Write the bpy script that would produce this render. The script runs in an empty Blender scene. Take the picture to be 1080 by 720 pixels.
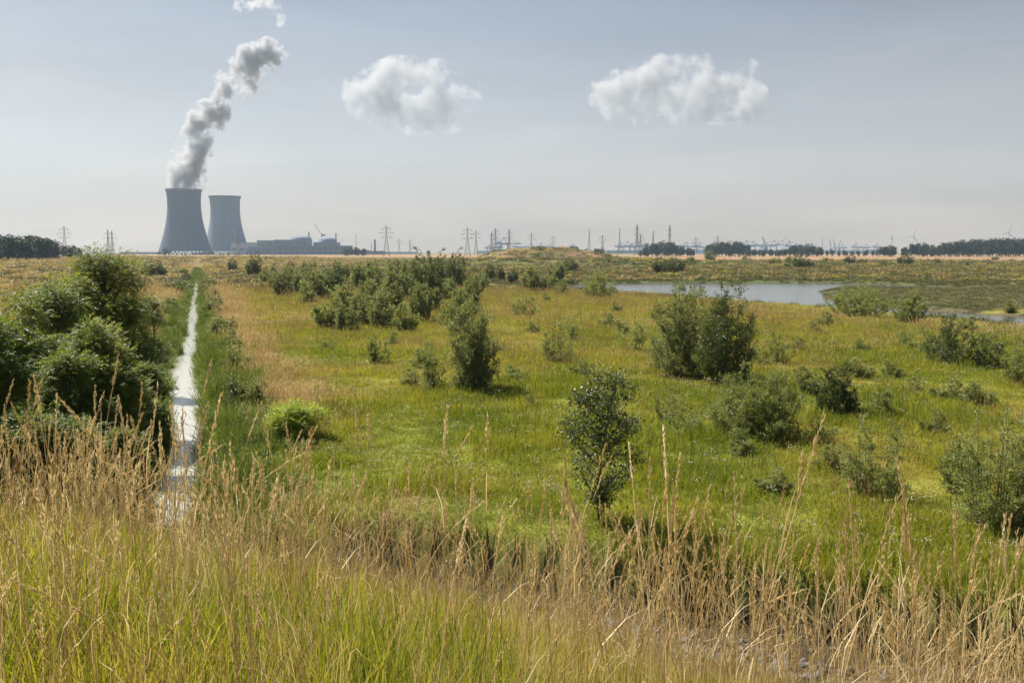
import bpy, math, random
import numpy as np
from mathutils import Vector, Matrix

sc = bpy.context.scene
COL = sc.collection
R = math.radians
rng = np.random.default_rng(11)
random.seed(11)

# ------------------------------------------------------------------ camera
FPX = 1050.0                       # focal length in photo pixels (1080 wide)
EYE = 7.5
PITCH = math.atan(94.5 / FPX)
cam_d = bpy.data.cameras.new('camera')
cam = bpy.data.objects.new('camera', cam_d)
COL.objects.link(cam)
cam.location = (0, 0, EYE)
cam.rotation_euler = (math.pi / 2 - PITCH, 0, 0)
cam_d.lens = 35.0
cam_d.sensor_width = 36.0
cam_d.clip_start = 0.05
cam_d.clip_end = 40000
sc.camera = cam

# ------------------------------------------------------------------ light, sky, exposure
SUN_EL = R(52)
SUN_AZ = R(-48)                    # measured from +Y towards +X: front left
sun_d = bpy.data.lights.new('sun', 'SUN')
sun_d.energy = 5.0
sun_d.angle = R(0.55)
sun_d.color = (1.0, 0.92, 0.78)
sun = bpy.data.objects.new('sun', sun_d)
COL.objects.link(sun)
sdir = Vector((math.sin(SUN_AZ) * math.cos(SUN_EL), math.cos(SUN_AZ) * math.cos(SUN_EL), math.sin(SUN_EL)))
sun.rotation_euler = sdir.to_track_quat('Z', 'Y').to_euler()
sun.location = (-30, 30, 60)

world = bpy.data.worlds.new('World')
sc.world = world
world.use_nodes = True
wt = world.node_tree
wt.nodes.clear()
w_out = wt.nodes.new('ShaderNodeOutputWorld')
w_bg = wt.nodes.new('ShaderNodeBackground')
w_sky = wt.nodes.new('ShaderNodeTexSky')
w_sky.sky_type = 'NISHITA'
w_sky.sun_disc = False
w_sky.sun_elevation = SUN_EL
w_sky.sun_rotation = SUN_AZ
w_sky.altitude = 0
w_sky.air_density = 1.0
w_sky.dust_density = 3.0
w_sky.ozone_density = 1.0
w_bg.inputs['Strength'].default_value = 0.05
# thin high veil of cloud over the blue: desaturates and streaks it
w_tc = wt.nodes.new('ShaderNodeTexCoord')
w_map = wt.nodes.new('ShaderNodeMapping')
w_map.inputs['Scale'].default_value = (1.2, 1.2, 7.0)
w_map.inputs['Rotation'].default_value = (R(4), R(-5), 0)
w_noise = wt.nodes.new('ShaderNodeTexNoise')
w_noise.inputs['Scale'].default_value = 2.2
w_noise.inputs['Detail'].default_value = 7
w_noise.inputs['Roughness'].default_value = 0.55
w_rng = wt.nodes.new('ShaderNodeMapRange')
w_rng.inputs['From Min'].default_value = 0.35
w_rng.inputs['From Max'].default_value = 0.75
w_rng.inputs['To Min'].default_value = 0.50
w_rng.inputs['To Max'].default_value = 0.72
w_mix = wt.nodes.new('ShaderNodeMix')
w_mix.data_type = 'RGBA'
w_sep = wt.nodes.new('ShaderNodeSeparateXYZ')
w_ramp = wt.nodes.new('ShaderNodeValToRGB')
w_ramp.color_ramp.elements[0].position = 0.0
w_ramp.color_ramp.elements[0].color = (0.85, 0.675, 0.535, 1)
w_ramp.color_ramp.elements[1].position = 0.29
w_ramp.color_ramp.elements[1].color = (0.085, 0.12, 0.215, 1)
w_gain = wt.nodes.new('ShaderNodeVectorMath')
w_gain.operation = 'SCALE'
w_n2 = wt.nodes.new('ShaderNodeTexNoise')
w_n2.inputs['Scale'].default_value = 3.4
w_n2.inputs['Detail'].default_value = 8
w_n2.inputs['Distortion'].default_value = 0.6
w_n2r = wt.nodes.new('ShaderNodeMapRange')
w_n2r.inputs['From Min'].default_value = 0.42
w_n2r.inputs['From Max'].default_value = 0.72
w_n2r.inputs['To Min'].default_value = 9.4
w_n2r.inputs['To Max'].default_value = 11.8
wt.links.new(w_map.outputs['Vector'], w_n2.inputs['Vector'])
wt.links.new(w_n2.outputs['Fac'], w_n2r.inputs['Value'])
wt.links.new(w_n2r.outputs['Result'], w_gain.inputs['Scale'])
wt.links.new(w_tc.outputs['Generated'], w_sep.inputs['Vector'])
wt.links.new(w_sep.outputs['Z'], w_ramp.inputs['Fac'])
wt.links.new(w_ramp.outputs['Color'], w_gain.inputs[0])
wt.links.new(w_gain.outputs['Vector'], w_mix.inputs[7])
wt.links.new(w_tc.outputs['Generated'], w_map.inputs['Vector'])
wt.links.new(w_map.outputs['Vector'], w_noise.inputs['Vector'])
wt.links.new(w_noise.outputs['Fac'], w_rng.inputs['Value'])
wt.links.new(w_rng.outputs['Result'], w_mix.inputs[0])
wt.links.new(w_sky.outputs['Color'], w_mix.inputs[6])
wt.links.new(w_mix.outputs[2], w_bg.inputs['Color'])
wt.links.new(w_bg.outputs['Background'], w_out.inputs['Surface'])

sc.view_settings.view_transform = 'Standard'
sc.view_settings.look = 'None'
sc.view_settings.exposure = 1.0
sc.view_settings.gamma = 1.0
sc.view_settings.use_curve_mapping = False

HAZE_DENSITY = 0.00007
sc.render.engine = 'CYCLES'
cy = sc.cycles
cy.max_bounces = 8
cy.diffuse_bounces = 2
cy.glossy_bounces = 2
cy.transmission_bounces = 4
cy.volume_bounces = 3
cy.transparent_max_bounces = 8
cy.use_adaptive_sampling = True
cy.adaptive_threshold = 0.015
cy.use_denoising = True
cy.sample_clamp_indirect = 6
cy.caustics_reflective = False
cy.caustics_refractive = False

# ------------------------------------------------------------------ small helpers
def tag(o, label=None, cat=None, group=None, kind=None):
    if label: o['label'] = label
    if cat: o['category'] = cat
    if group: o['group'] = group
    if kind: o['kind'] = kind
    return o

def empty(name, loc, rz=0.0, parent=None):
    o = bpy.data.objects.new(name, None)
    o.empty_display_size = 0.3
    o.location = loc
    o.rotation_euler = (0, 0, rz)
    COL.objects.link(o)
    if parent: o.parent = parent
    return o

def copy_tree(o, parent=None):
    c = o.copy()
    COL.objects.link(c)
    if parent: c.parent = parent
    for ch in list(o.children):
        copy_tree(ch, c)
    return c

class MB:
    """collects quads and triangles and links them as ONE mesh object"""
    def __init__(s):
        s.v = []; s.q = []; s.t = []; s.qm = []; s.tm = []; s.n = 0
    def add(s, v, q=None, t=None, mi=0):
        v = np.asarray(v, float).reshape(-1, 3)
        if q is not None and len(q):
            q = np.asarray(q, int) + s.n
            s.q.append(q); s.qm.append(np.full(len(q), mi))
        if t is not None and len(t):
            t = np.asarray(t, int) + s.n
            s.t.append(t); s.tm.append(np.full(len(t), mi))
        s.v.append(v); s.n += len(v)
        return s
    def mesh(s, name, mats, smooth=False):
        me = bpy.data.meshes.new(name)
        v = np.concatenate(s.v).astype(np.float32)
        q = np.concatenate(s.q) if s.q else np.zeros((0, 4), int)
        t = np.concatenate(s.t) if s.t else np.zeros((0, 3), int)
        mi = np.concatenate(s.qm + s.tm) if (s.qm or s.tm) else np.zeros(0, int)
        me.vertices.add(len(v)); me.vertices.foreach_set('co', v.ravel())
        me.loops.add(q.size + t.size)
        me.loops.foreach_set('vertex_index', np.concatenate([q.ravel(), t.ravel()]).astype(np.int32))
        me.polygons.add(len(q) + len(t))
        st = np.concatenate([np.arange(len(q)) * 4, q.size + np.arange(len(t)) * 3]).astype(np.int32)
        me.polygons.foreach_set('loop_start', st)
        me.polygons.foreach_set('material_index', mi.astype(np.int32))
        me.polygons.foreach_set('use_smooth', np.full(len(q) + len(t), smooth, bool))
        for m in (mats if isinstance(mats, (list, tuple)) else [mats]):
            me.materials.append(m)
        me.update(calc_edges=True)
        me.validate()
        return me
    def build(s, name, mats, parent=None, smooth=False, loc=None):
        o = bpy.data.objects.new(name, s.mesh(name, mats, smooth))
        COL.objects.link(o)
        if parent: o.parent = parent
        if loc is not None: o.location = loc
        return o
    # shapes
    def box(s, x0, x1, y0, y1, z0, z1, mi=0):
        v = [(x0,y0,z0),(x1,y0,z0),(x1,y1,z0),(x0,y1,z0),(x0,y0,z1),(x1,y0,z1),(x1,y1,z1),(x0,y1,z1)]
        q = [(0,3,2,1),(4,5,6,7),(0,1,5,4),(1,2,6,5),(2,3,7,6),(3,0,4,7)]
        return s.add(v, q, mi=mi)
    def tube(s, P, rad, sides=4, mi=0, cap=True):
        P = np.asarray(P, float); k = len(P)
        rad = np.broadcast_to(np.asarray(rad, float), (k,))
        T = np.gradient(P, axis=0)
        T /= np.linalg.norm(T, axis=1, keepdims=True) + 1e-9
        ref = np.array([0.0, 0, 1]) if abs(T[:, 2]).mean() < 0.8 else np.array([1.0, 0.1, 0])
        A = np.cross(T, ref); A /= np.linalg.norm(A, axis=1, keepdims=True) + 1e-9
        B = np.cross(T, A)
        ang = np.arange(sides) * 2 * math.pi / sides + math.pi / sides
        v = P[:, None] + rad[:, None, None] * (np.cos(ang)[None, :, None] * A[:, None] + np.sin(ang)[None, :, None] * B[:, None])
        i = np.arange(k - 1)[:, None]; j = np.arange(sides)[None]
        jn = (j + 1) % sides
        q = np.stack([i*sides+j, (i+1)*sides+j, (i+1)*sides+jn, i*sides+jn], -1).reshape(-1, 4)
        t = None
        v = v.reshape(-1, 3)
        if cap:
            c0, c1 = len(v), len(v) + 1
            v = np.vstack([v, P[0], P[-1]])
            jj = np.arange(sides)
            t = np.vstack([np.stack([np.full(sides, c0), jj, (jj+1) % sides], 1),
                           np.stack([np.full(sides, c1), (k-1)*sides+(jj+1) % sides, (k-1)*sides+jj], 1)])
        return s.add(v, q, t, mi)
    def bar(s, p, q, w, mi=0):
        return s.tube([p, q], w * 0.7071, 4, mi)
    def lathe(s, prof, seg=48, mi=0, c=(0, 0, 0)):
        prof = np.asarray(prof, float); k = len(prof)
        a = np.arange(seg) * 2 * math.pi / seg
        v = np.stack([prof[:, 0, None] * np.cos(a) + c[0], prof[:, 0, None] * np.sin(a) + c[1],
                      np.broadcast_to(prof[:, 1, None] + c[2], (k, seg))], -1).reshape(-1, 3)
        i = np.arange(k - 1)[:, None]; j = np.arange(seg)[None]; jn = (j + 1) % seg
        q = np.stack([i*seg+j, i*seg+jn, (i+1)*seg+jn, (i+1)*seg+j], -1).reshape(-1, 4)
        return s.add(v, q, mi=mi)
    def leaves(s, P, D, N, L, W, mi=0, fold=0.12):
        """folded rhombic leaves, one quad each"""
        P = np.asarray(P, float); n = len(P)
        if n == 0: return s
        D = D / (np.linalg.norm(D, axis=1, keepdims=True) + 1e-9)
        S = np.cross(D, N); S /= np.linalg.norm(S, axis=1, keepdims=True) + 1e-9
        U = np.cross(S, D)
        L = np.broadcast_to(L, (n,))[:, None]; W = np.broadcast_to(W, (n,))[:, None]
        m = P + D * L * 0.42
        v = np.stack([P, m + S * W / 2 + U * W * fold, P + D * L, m - S * W / 2 + U * W * fold], 1).reshape(-1, 3)
        q = np.arange(4 * n).reshape(n, 4)
        return s.add(v, q, mi=mi)
    def blades(s, P, az, h, lean, w, mi=0, twist=None):
        """grass blades: tapered bent strips"""
        P = np.asarray(P, float); n = len(P)
        d = np.stack([np.cos(az), np.sin(az), np.zeros(n)], 1)
        tw = az + math.pi / 2 if twist is None else twist
        sd = np.stack([np.cos(tw), np.sin(tw), np.zeros(n)], 1)
        rows = []
        for f, ww in ((0, .75), (.4, 1.0), (.75, .65)):
            c = P + d * (lean * h * f ** 2)[:, None]
            c[:, 2] += h * (f - 0.28 * lean * f ** 2)
            rows += [c - sd * (w * ww / 2)[:, None], c + sd * (w * ww / 2)[:, None]]
        c = P + d * (lean * h)[:, None]; c[:, 2] += h * (1 - 0.34 * lean)
        rows.append(c)
        v = np.stack(rows, 1).reshape(-1, 3)
        b = (np.arange(n) * 7)[:, None]
        q = np.vstack([b + [0, 1, 3, 2], b + [2, 3, 5, 4]])
        t = b + [4, 5, 6]
        return s.add(v, q, t, mi)

def unit(n, r=rng):
    v = r.normal(size=(n, 3))
    return v / np.linalg.norm(v, axis=1, keepdims=True)

# value noise
def _h(ix, iy, seed):
    n = (ix * 374761393 + iy * 668265263 + seed * 1442695041) & 0xFFFFFFFF
    n = ((n ^ (n >> 13)) * 1274126177) & 0xFFFFFFFF
    return ((n ^ (n >> 16)) & 0xFFFF) / 65535.0
def vnoise(x, y, seed=0):
    x = np.asarray(x, float); y = np.asarray(y, float)
    ix = np.floor(x).astype(np.int64); iy = np.floor(y).astype(np.int64)
    fx = x - ix; fy = y - iy
    fx = fx * fx * (3 - 2 * fx); fy = fy * fy * (3 - 2 * fy)
    a = _h(ix, iy, seed); b = _h(ix + 1, iy, seed); c = _h(ix, iy + 1, seed); d = _h(ix + 1, iy + 1, seed)
    return (a * (1 - fx) + b * fx) * (1 - fy) + (c * (1 - fx) + d * fx) * fy
def fbm(x, y, seed=0, o=4):
    s = 0; a = 0.5; n = 0
    for k in range(o):
        s = s + a * vnoise(x * 2 ** k + 17 * k, y * 2 ** k - 9 * k, seed + k); n += a; a *= 0.5
    return s / n
def vnoise3(p, seed=0):
    z = p[:, 2]; iz = np.floor(z).astype(np.int64); fz = z - iz; fz = fz * fz * (3 - 2 * fz)
    def lay(k):
        x, y = p[:, 0], p[:, 1]
        ix = np.floor(x).astype(np.int64); iy = np.floor(y).astype(np.int64)
        fx = x - ix; fy = y - iy; fx = fx*fx*(3-2*fx); fy = fy*fy*(3-2*fy)
        hh = lambda a, b: _h(a + k * 7919, b + k * 104729, seed)
        return (hh(ix, iy)*(1-fx)+hh(ix+1, iy)*fx)*(1-fy)+(hh(ix, iy+1)*(1-fx)+hh(ix+1, iy+1)*fx)*fy
    return lay(iz) * (1 - fz) + lay(iz + 1) * fz
def sstep(a, b, x):
    t = np.clip((x - a) / (b - a), 0, 1)
    return t * t * (3 - 2 * t)

# ------------------------------------------------------------------ pixels to places
cp, sp = math.cos(PITCH), math.sin(PITCH)
def ray(px, py):
    d = np.array([px - 540.0, FPX * cp + (360 - py) * sp, -FPX * sp + (360 - py) * cp])
    return d / d[1]
def at_z(px, py, z):
    d = ray(px, py); k = (z - EYE) / d[2]
    return np.array([d[0] * k, k, z])
def at_y(px, py, y):
    d = ray(px, py)
    return np.array([d[0] * y, y, EYE + d[2] * y])

# ------------------------------------------------------------------ terrain function
DN = np.array([0.45, 0.893])       # dike normal, towards the meadow
CR = 0.312                         # creek: x = -(CX0 + CR * y)
CX0 = 1.2
WATER_CREEK = -0.95
WATER_POND = -0.9
def poly_px(pts, z): return np.array([at_z(a, b, z)[:2] for a, b in pts])
POND = poly_px([(592,301.5),(640,299.6),(700,299.2),(800,299.0),(860,299.0),(920,300.0),(985,302.0),(1036,304.8),(1043,306.2),
                (1020,306.6),(960,304.6),(905,303.4),(874,304.0),(862,308.5),(866,314),(880,319),(930,325),(1000,330),(1100,336),(1200,341),
                (1210,352),(1100,348),(1030,341),(960,334.5),(900,328.5),(868,326),(800,321.5),(740,317),(690,312),(645,308.5),(606,306)], WATER_POND)
def sdf_poly(x, y, P):
    d = np.full(x.shape, 1e18); ins = np.zeros(x.shape, bool)
    n = len(P)
    for i in range(n):
        a, b = P[i], P[(i + 1) % n]
        e = b - a; wx = x - a[0]; wy = y - a[1]
        t = np.clip((wx * e[0] + wy * e[1]) / (e @ e), 0, 1)
        d = np.minimum(d, (wx - e[0] * t) ** 2 + (wy - e[1] * t) ** 2)
        c = ((a[1] <= y) & (b[1] > y)) | ((b[1] <= y) & (a[1] > y))
        with np.errstate(divide='ignore', invalid='ignore'):
            xi = a[0] + (y - a[1]) / (b[1] - a[1] + 1e-12) * e[0]
        ins ^= c & (x < xi)
    d = np.sqrt(d)
    return np.where(ins, -d, d)
def pond_sd(x, y):
    out = np.full(np.shape(x), 500.0)
    lo = POND.min(0) - 90; hi = POND.max(0) + 90
    m = (x > lo[0]) & (x < hi[0]) & (y > lo[1]) & (y < hi[1])
    if m.any(): out[m] = sdf_poly(x[m], y[m], POND)
    return out
MOUND = at_y(572, 262, 620)
def terrain(x, y):
    x = np.asarray(x, float); y = np.asarray(y, float)
    x, y = np.broadcast_arrays(x, y); x = x.astype(float).ravel(); y = y.astype(float).ravel()
    z = (fbm(x / 14, y / 14, 3) - 0.5) * 0.5 + (fbm(x / 3, y / 3, 5, 3) - 0.5) * 0.16 * sstep(150, 60, y)
    # far flats: nothing rises
    z *= sstep(900, 300, np.hypot(x, y)) * 0.8 + 0.2
    # pond hollow
    sd = pond_sd(x, y) + (fbm(x / 9, y / 9, 23) - 0.5) * 5 * sstep(0, 12, np.abs(pond_sd(x, y)) + 4)
    z = z + (-0.45 - z) * sstep(40, 4, sd) * 0.75
    z = np.where(sd < 6, z + (-1.7 - z) * sstep(5, -5, sd), z)
    # spoil mound on the skyline
    u = (x - MOUND[0]) / 46; v = (y - 640) / 50
    r = np.sqrt(u * u + v * v)
    z += 8.0 * sstep(1.25, 0.55, r + (fbm(x / 20, y / 20, 8) - 0.5) * 0.5)
    u = (x - MOUND[0] - 10) / 90; v = (y - 560) / 60
    z += 3.2 * sstep(1.3, 0.4, np.sqrt(u * u + v * v) + (fbm(x / 30, y / 30, 9) - 0.5) * 0.5)
    # low embankment at the far left
    z += 2.2 * sstep(-150, -210, x + (fbm(x / 40, y / 40, 14) - .5) * 50) * sstep(190, 330, y) * sstep(1500, 700, y)
    # dike the camera stands on
    t = DN[0] * x + DN[1] * y + (fbm(x / 5, y / 5, 31) - 0.5) * 0.9
    ramp = np.clip((16.7 - t) / 14.0, 0, 1)
    ramp = np.where(t < -3.5, np.clip((t + 21) / 17.5, 0, 1), ramp)
    ramp = ramp * ramp * (3 - 2 * ramp) * 0.25 + ramp * 0.75
    dk = 5.85 * ramp
    z = np.maximum(z, dk) * (ramp > 0.06) + (z * (1 - ramp / 0.06) + dk * ramp / 0.06) * (ramp <= 0.06)
    # creek
    uu = np.abs((x + CX0 + CR * y + (fbm(y / 7, y * 0 + 2, 41) - 0.5) * 1.0 + (fbm(y / 2.2, x * 0 + np.sign(x + CX0 + CR * y) * 7.3, 42, 2) - 0.5) * 0.8) * 0.95)
    live = sstep(21, 23.5, y) * sstep(300, 255, y)
    prof = -1.5 + 1.5 * sstep(0.0, 1.6, uu - .70 + .42 * sstep(50, 170, y) - .25 * (fbm(y / 6, y * 0 + 9, 43) - .5))
    cut = z * sstep(1.0, 2.6, uu) + prof * (1 - sstep(1.0, 2.6, uu))
    z = z * (1 - live) + np.minimum(z, cut) * live
    # stony ditch along the dike toe
    tt = t - 22.9
    along = sstep(-6.5, -3.0, x) * sstep(60, 30, x)
    g = sstep(-6.3, -0.9, tt) * sstep(1.15, 0.7, tt)
    z -= 1.65 * g * along
    return z
def ground(x, y): return float(terrain(np.array([x]), np.array([y]))[0])
def hit(px, py):
    """where the view through a photo pixel meets the ground"""
    d = ray(px, py)
    ys = np.geomspace(14, 3500, 1500)
    zz = terrain(d[0] * ys, ys); rz = EYE + d[2] * ys
    k = np.argmax(rz < zz)
    if not (rz < zz).any(): k = len(ys) - 1
    y = ys[k]
    return np.array([d[0] * y, y, zz[k]])

# ------------------------------------------------------------------ materials
def new_mat(name):
    m = bpy.data.materials.new(name); m.use_nodes = True
    m.node_tree.nodes.clear()
    return m, m.node_tree.nodes, m.node_tree.links
def ramp_node(N, stops):
    r = N.new('ShaderNodeValToRGB')
    el = r.color_ramp.elements
    while len(el) < len(stops): el.new(0.5)
    for e, (p, c) in zip(el, stops):
        e.position = p; e.color = (*c, 1)
    return r
def noise_node(N, L, scale, detail=4, rough=0.55, coord=None):
    n = N.new('ShaderNodeTexNoise')
    n.inputs['Scale'].default_value = scale
    n.inputs['Detail'].default_value = detail
    n.inputs['Roughness'].default_value = rough
    if coord is not None: L.new(coord, n.inputs['Vector'])
    return n
def plain(name, col, rough=0.7, var=0.12, scale=0.8, metal=0.0, bump=0.0):
    m, N, L = new_mat(name)
    o = N.new('ShaderNodeOutputMaterial'); b = N.new('ShaderNodeBsdfPrincipled')
    tc = N.new('ShaderNodeTexCoord')
    n = noise_node(N, L, scale, 5, 0.6, tc.outputs['Object'])
    lo = tuple(c * (1 - var) for c in col); hi = tuple(min(1, c * (1 + var)) for c in col)
    r = ramp_node(N, [(0.3, lo), (0.7, hi)])
    L.new(n.outputs['Fac'], r.inputs['Fac']); L.new(r.outputs['Color'], b.inputs['Base Color'])
    b.inputs['Roughness'].default_value = rough; b.inputs['Metallic'].default_value = metal
    if bump:
        bp = N.new('ShaderNodeBump'); bp.inputs['Strength'].default_value = bump
        L.new(n.outputs['Fac'], bp.inputs['Height']); L.new(bp.outputs['Normal'], b.inputs['Normal'])
    L.new(b.outputs['BSDF'], o.inputs['Surface'])
    return m
def concrete(name, col):
    m, N, L = new_mat(name)
    o = N.new('ShaderNodeOutputMaterial'); b = N.new('ShaderNodeBsdfPrincipled')
    tc = N.new('ShaderNodeTexCoord'); mp = N.new('ShaderNodeMapping'); mp.inputs['Scale'].default_value = (.16, .16, .008)
    L.new(tc.outputs['Object'], mp.inputs['Vector'])
    n = noise_node(N, L, 1.0, 5, 0.65, mp.outputs['Vector'])
    r = ramp_node(N, [(0.3, tuple(c * .85 for c in col)), (0.5, col), (0.72, tuple(c * 1.13 for c in col))])
    L.new(n.outputs['Fac'], r.inputs['Fac'])
    mp2 = N.new('ShaderNodeMapping'); mp2.inputs['Scale'].default_value = (.002, .002, .09)
    L.new(tc.outputs['Object'], mp2.inputs['Vector'])
    n2 = noise_node(N, L, 1.0, 2, 0.5, mp2.outputs['Vector'])
    rr_ = N.new('ShaderNodeMapRange'); rr_.inputs['From Min'].default_value = .35; rr_.inputs['From Max'].default_value = .65
    rr_.inputs['To Min'].default_value = .95; rr_.inputs['To Max'].default_value = 1.05; L.new(n2.outputs['Fac'], rr_.inputs['Value'])
    vm = N.new('ShaderNodeVectorMath'); vm.operation = 'SCALE'
    L.new(r.outputs['Color'], vm.inputs[0]); L.new(rr_.outputs['Result'], vm.inputs['Scale'])
    L.new(vm.outputs['Vector'], b.inputs['Base Color']); b.inputs['Roughness'].default_value = .85
    L.new(b.outputs['BSDF'], o.inputs['Surface'])
    return m
def leaf_mat(name, cols, trans=0.4, scale=0.6, rough=0.45, rnd=0.5, tint=(1.25, 1.2, 0.55), spec=0.35):
    """foliage: colour varies by leaf and by patch; light comes through"""
    m, N, L = new_mat(name)
    o = N.new('ShaderNodeOutputMaterial'); b = N.new('ShaderNodeBsdfPrincipled')
    tr = N.new('ShaderNodeBsdfTranslucent'); mx = N.new('ShaderNodeMixShader')
    g = N.new('ShaderNodeNewGeometry'); oi = N.new('ShaderNodeObjectInfo')
    n = noise_node(N, L, scale, 4, 0.6, g.outputs['Position'])
    a1 = N.new('ShaderNodeMath'); a1.operation = 'MULTIPLY_ADD'
    L.new(g.outputs['Random Per Island'], a1.inputs[0]); a1.inputs[1].default_value = rnd; a1.inputs[2].default_value = -rnd / 2
    a2 = N.new('ShaderNodeMath'); a2.operation = 'MULTIPLY_ADD'
    L.new(oi.outputs['Random'], a2.inputs[0]); a2.inputs[1].default_value = 0.3; a2.inputs[2].default_value = -0.15
    a3 = N.new('ShaderNodeMath'); L.new(a1.outputs[0], a3.inputs[0]); L.new(a2.outputs[0], a3.inputs[1])
    ns = N.new('ShaderNodeMapRange'); ns.inputs['From Min'].default_value = 0.3; ns.inputs['From Max'].default_value = 0.7
    L.new(n.outputs['Fac'], ns.inputs['Value'])
    a4 = N.new('ShaderNodeMath'); L.new(a3.outputs[0], a4.inputs[0]); L.new(ns.outputs['Result'], a4.inputs[1])
    k = len(cols)
    r = ramp_node(N, [((i + 0.15) / (k - 0.7), c) for i, c in enumerate(cols)])
    L.new(a4.outputs[0], r.inputs['Fac'])
    tm = N.new('ShaderNodeMix'); tm.data_type = 'RGBA'; tm.blend_type = 'MULTIPLY'
    tm.inputs[0].default_value = 1.0; tm.inputs[7].default_value = (*tint, 1)
    L.new(r.outputs['Color'], tm.inputs[6])
    L.new(r.outputs['Color'], b.inputs['Base Color']); L.new(tm.outputs[2], tr.inputs['Color'])
    b.inputs['Roughness'].default_value = rough
    b.inputs['Specular IOR Level'].default_value = spec
    mx.inputs[0].default_value = trans
    L.new(b.outputs['BSDF'], mx.inputs[1]); L.new(tr.outputs['BSDF'], mx.inputs[2])
    L.new(mx.outputs[0], o.inputs['Surface'])
    return m

M = {}
M['bark'] = plain('bark', (0.10, 0.08, 0.06), 0.9, 0.3, 3, bump=0.4)
M['twig'] = plain('twig', (0.13, 0.10, 0.06), 0.85, 0.3, 4)
M['oakleaf'] = leaf_mat('tree_leaf', [(0.072, 0.115, 0.018), (0.125, 0.18, 0.03), (0.195, 0.235, 0.045)], 0.5, 0.5)
M['elder'] = leaf_mat('elder_leaf', [(0.088, 0.138, 0.028), (0.15, 0.20, 0.042), (0.22, 0.25, 0.075)], 0.5, 0.6)
M['willow'] = leaf_mat('willow_leaf', [(0.155, 0.185, 0.078), (0.215, 0.24, 0.105), (0.285, 0.30, 0.155)], 0.5, 0.5, tint=(1.12, 1.12, .65))
M['palewillow'] = leaf_mat('pale_willow_leaf', [(0.17, 0.205, 0.07), (0.24, 0.27, 0.10), (0.32, 0.34, 0.16)], 0.5, 0.6, tint=(1.1, 1.12, .65))
M['darkleaf'] = leaf_mat('dark_leaf', [(0.062, 0.092, 0.030), (0.098, 0.13, 0.044), (0.15, 0.17, 0.08)], 0.38, 0.7, rough=0.38, spec=.5)
M['brightleaf'] = leaf_mat('bright_leaf', [(0.20, 0.30, 0.025), (0.29, 0.38, 0.035), (0.38, 0.43, 0.06)], 0.5, 0.8)
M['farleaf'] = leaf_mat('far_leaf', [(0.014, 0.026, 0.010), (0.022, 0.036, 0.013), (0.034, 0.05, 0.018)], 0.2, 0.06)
M['meadow'] = leaf_mat('meadow_grass', [(0.205, 0.24, 0.026), (0.295, 0.31, 0.036), (0.385, 0.355, 0.056), (0.45, 0.385, 0.11)], 0.45, 0.16, rough=0.6, tint=(1.08, 1.05, .6))
M['lush'] = leaf_mat('lush_grass', [(0.18, 0.23, 0.024), (0.265, 0.29, 0.033), (0.35, 0.34, 0.05)], 0.45, 0.2, rough=0.6, tint=(1.08, 1.05, .6))
M['blade'] = leaf_mat('dike_grass', [(0.155, 0.205, 0.018), (0.25, 0.275, 0.028), (0.37, 0.33, 0.055), (0.48, 0.37, 0.13)], 0.5, 0.7, rough=0.5, rnd=0.8, tint=(1.1, 1.1, .6))
M['straw'] = leaf_mat('dry_stem', [(0.50, 0.37, 0.17), (0.65, 0.51, 0.28), (0.78, 0.66, 0.42)], 0.34, 1.2, rough=0.5, rnd=0.6, tint=(1.05, 1.0, .8))
M['tangrass'] = leaf_mat('tan_grass', [(0.33, 0.235, 0.10), (0.42, 0.305, 0.14), (0.48, 0.38, 0.20)], 0.35, 0.3, rough=0.6, rnd=0.6, tint=(1.05, 1., .8))
M['reed'] = leaf_mat('reed', [(0.080, 0.13, 0.030), (0.135, 0.19, 0.045), (0.22, 0.255, 0.085)], 0.45, 0.8, rough=0.4, rnd=.8)
M['farreed'] = leaf_mat('shore_reed', [(0.060, 0.082, 0.026), (0.095, 0.112, 0.038), (0.16, 0.145, 0.06)], 0.3, 0.08, rough=0.6)
M['flower_white'] = plain('white_petal', (0.75, 0.74, 0.68), 0.7, 0.05)
M['flower_yellow'] = plain('yellow_petal', (0.62, 0.48, 0.05), 0.7, 0.1)
M['stone'] = plain('grey_stone', (0.12, 0.115, 0.11), 0.85, 0.35, 5, bump=0.5)

# ground: the cover (grass, straw, mud, stubble) is an attribute, broken up by fine noise
m, N, L = new_mat('ground_cover')
o = N.new('ShaderNodeOutputMaterial'); b = N.new('ShaderNodeBsdfPrincipled')
at = N.new('ShaderNodeAttribute'); at.attribute_name = 'cover'
g = N.new('ShaderNodeNewGeometry')
n1 = noise_node(N, L, 1.7, 8, 0.7, g.outputs['Position'])
n2 = noise_node(N, L, 0.09, 6, 0.65, g.outputs['Position'])
r1 = N.new('ShaderNodeMapRange'); r1.inputs['From Min'].default_value = 0.25; r1.inputs['From Max'].default_value = 0.75
r1.inputs['To Min'].default_value = 0.62; r1.inputs['To Max'].default_value = 1.38; L.new(n1.outputs['Fac'], r1.inputs['Value'])
r2 = N.new('ShaderNodeMapRange'); r2.inputs['From Min'].default_value = 0.3; r2.inputs['From Max'].default_value = 0.7
r2.inputs['To Min'].default_value = 0.75; r2.inputs['To Max'].default_value = 1.25; L.new(n2.outputs['Fac'], r2.inputs['Value'])
mm = N.new('ShaderNodeMath'); mm.operation = 'MULTIPLY'
L.new(r1.outputs['Result'], mm.inputs[0]); L.new(r2.outputs['Result'], mm.inputs[1])
vm = N.new('ShaderNodeVectorMath'); vm.operation = 'SCALE'
L.new(at.outputs['Color'], vm.inputs[0]); L.new(mm.outputs[0], vm.inputs['Scale'])
L.new(vm.outputs['Vector'], b.inputs['Base Color'])
b.inputs['Roughness'].default_value = 0.95; b.inputs['Specular IOR Level'].default_value = 0.1
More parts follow.
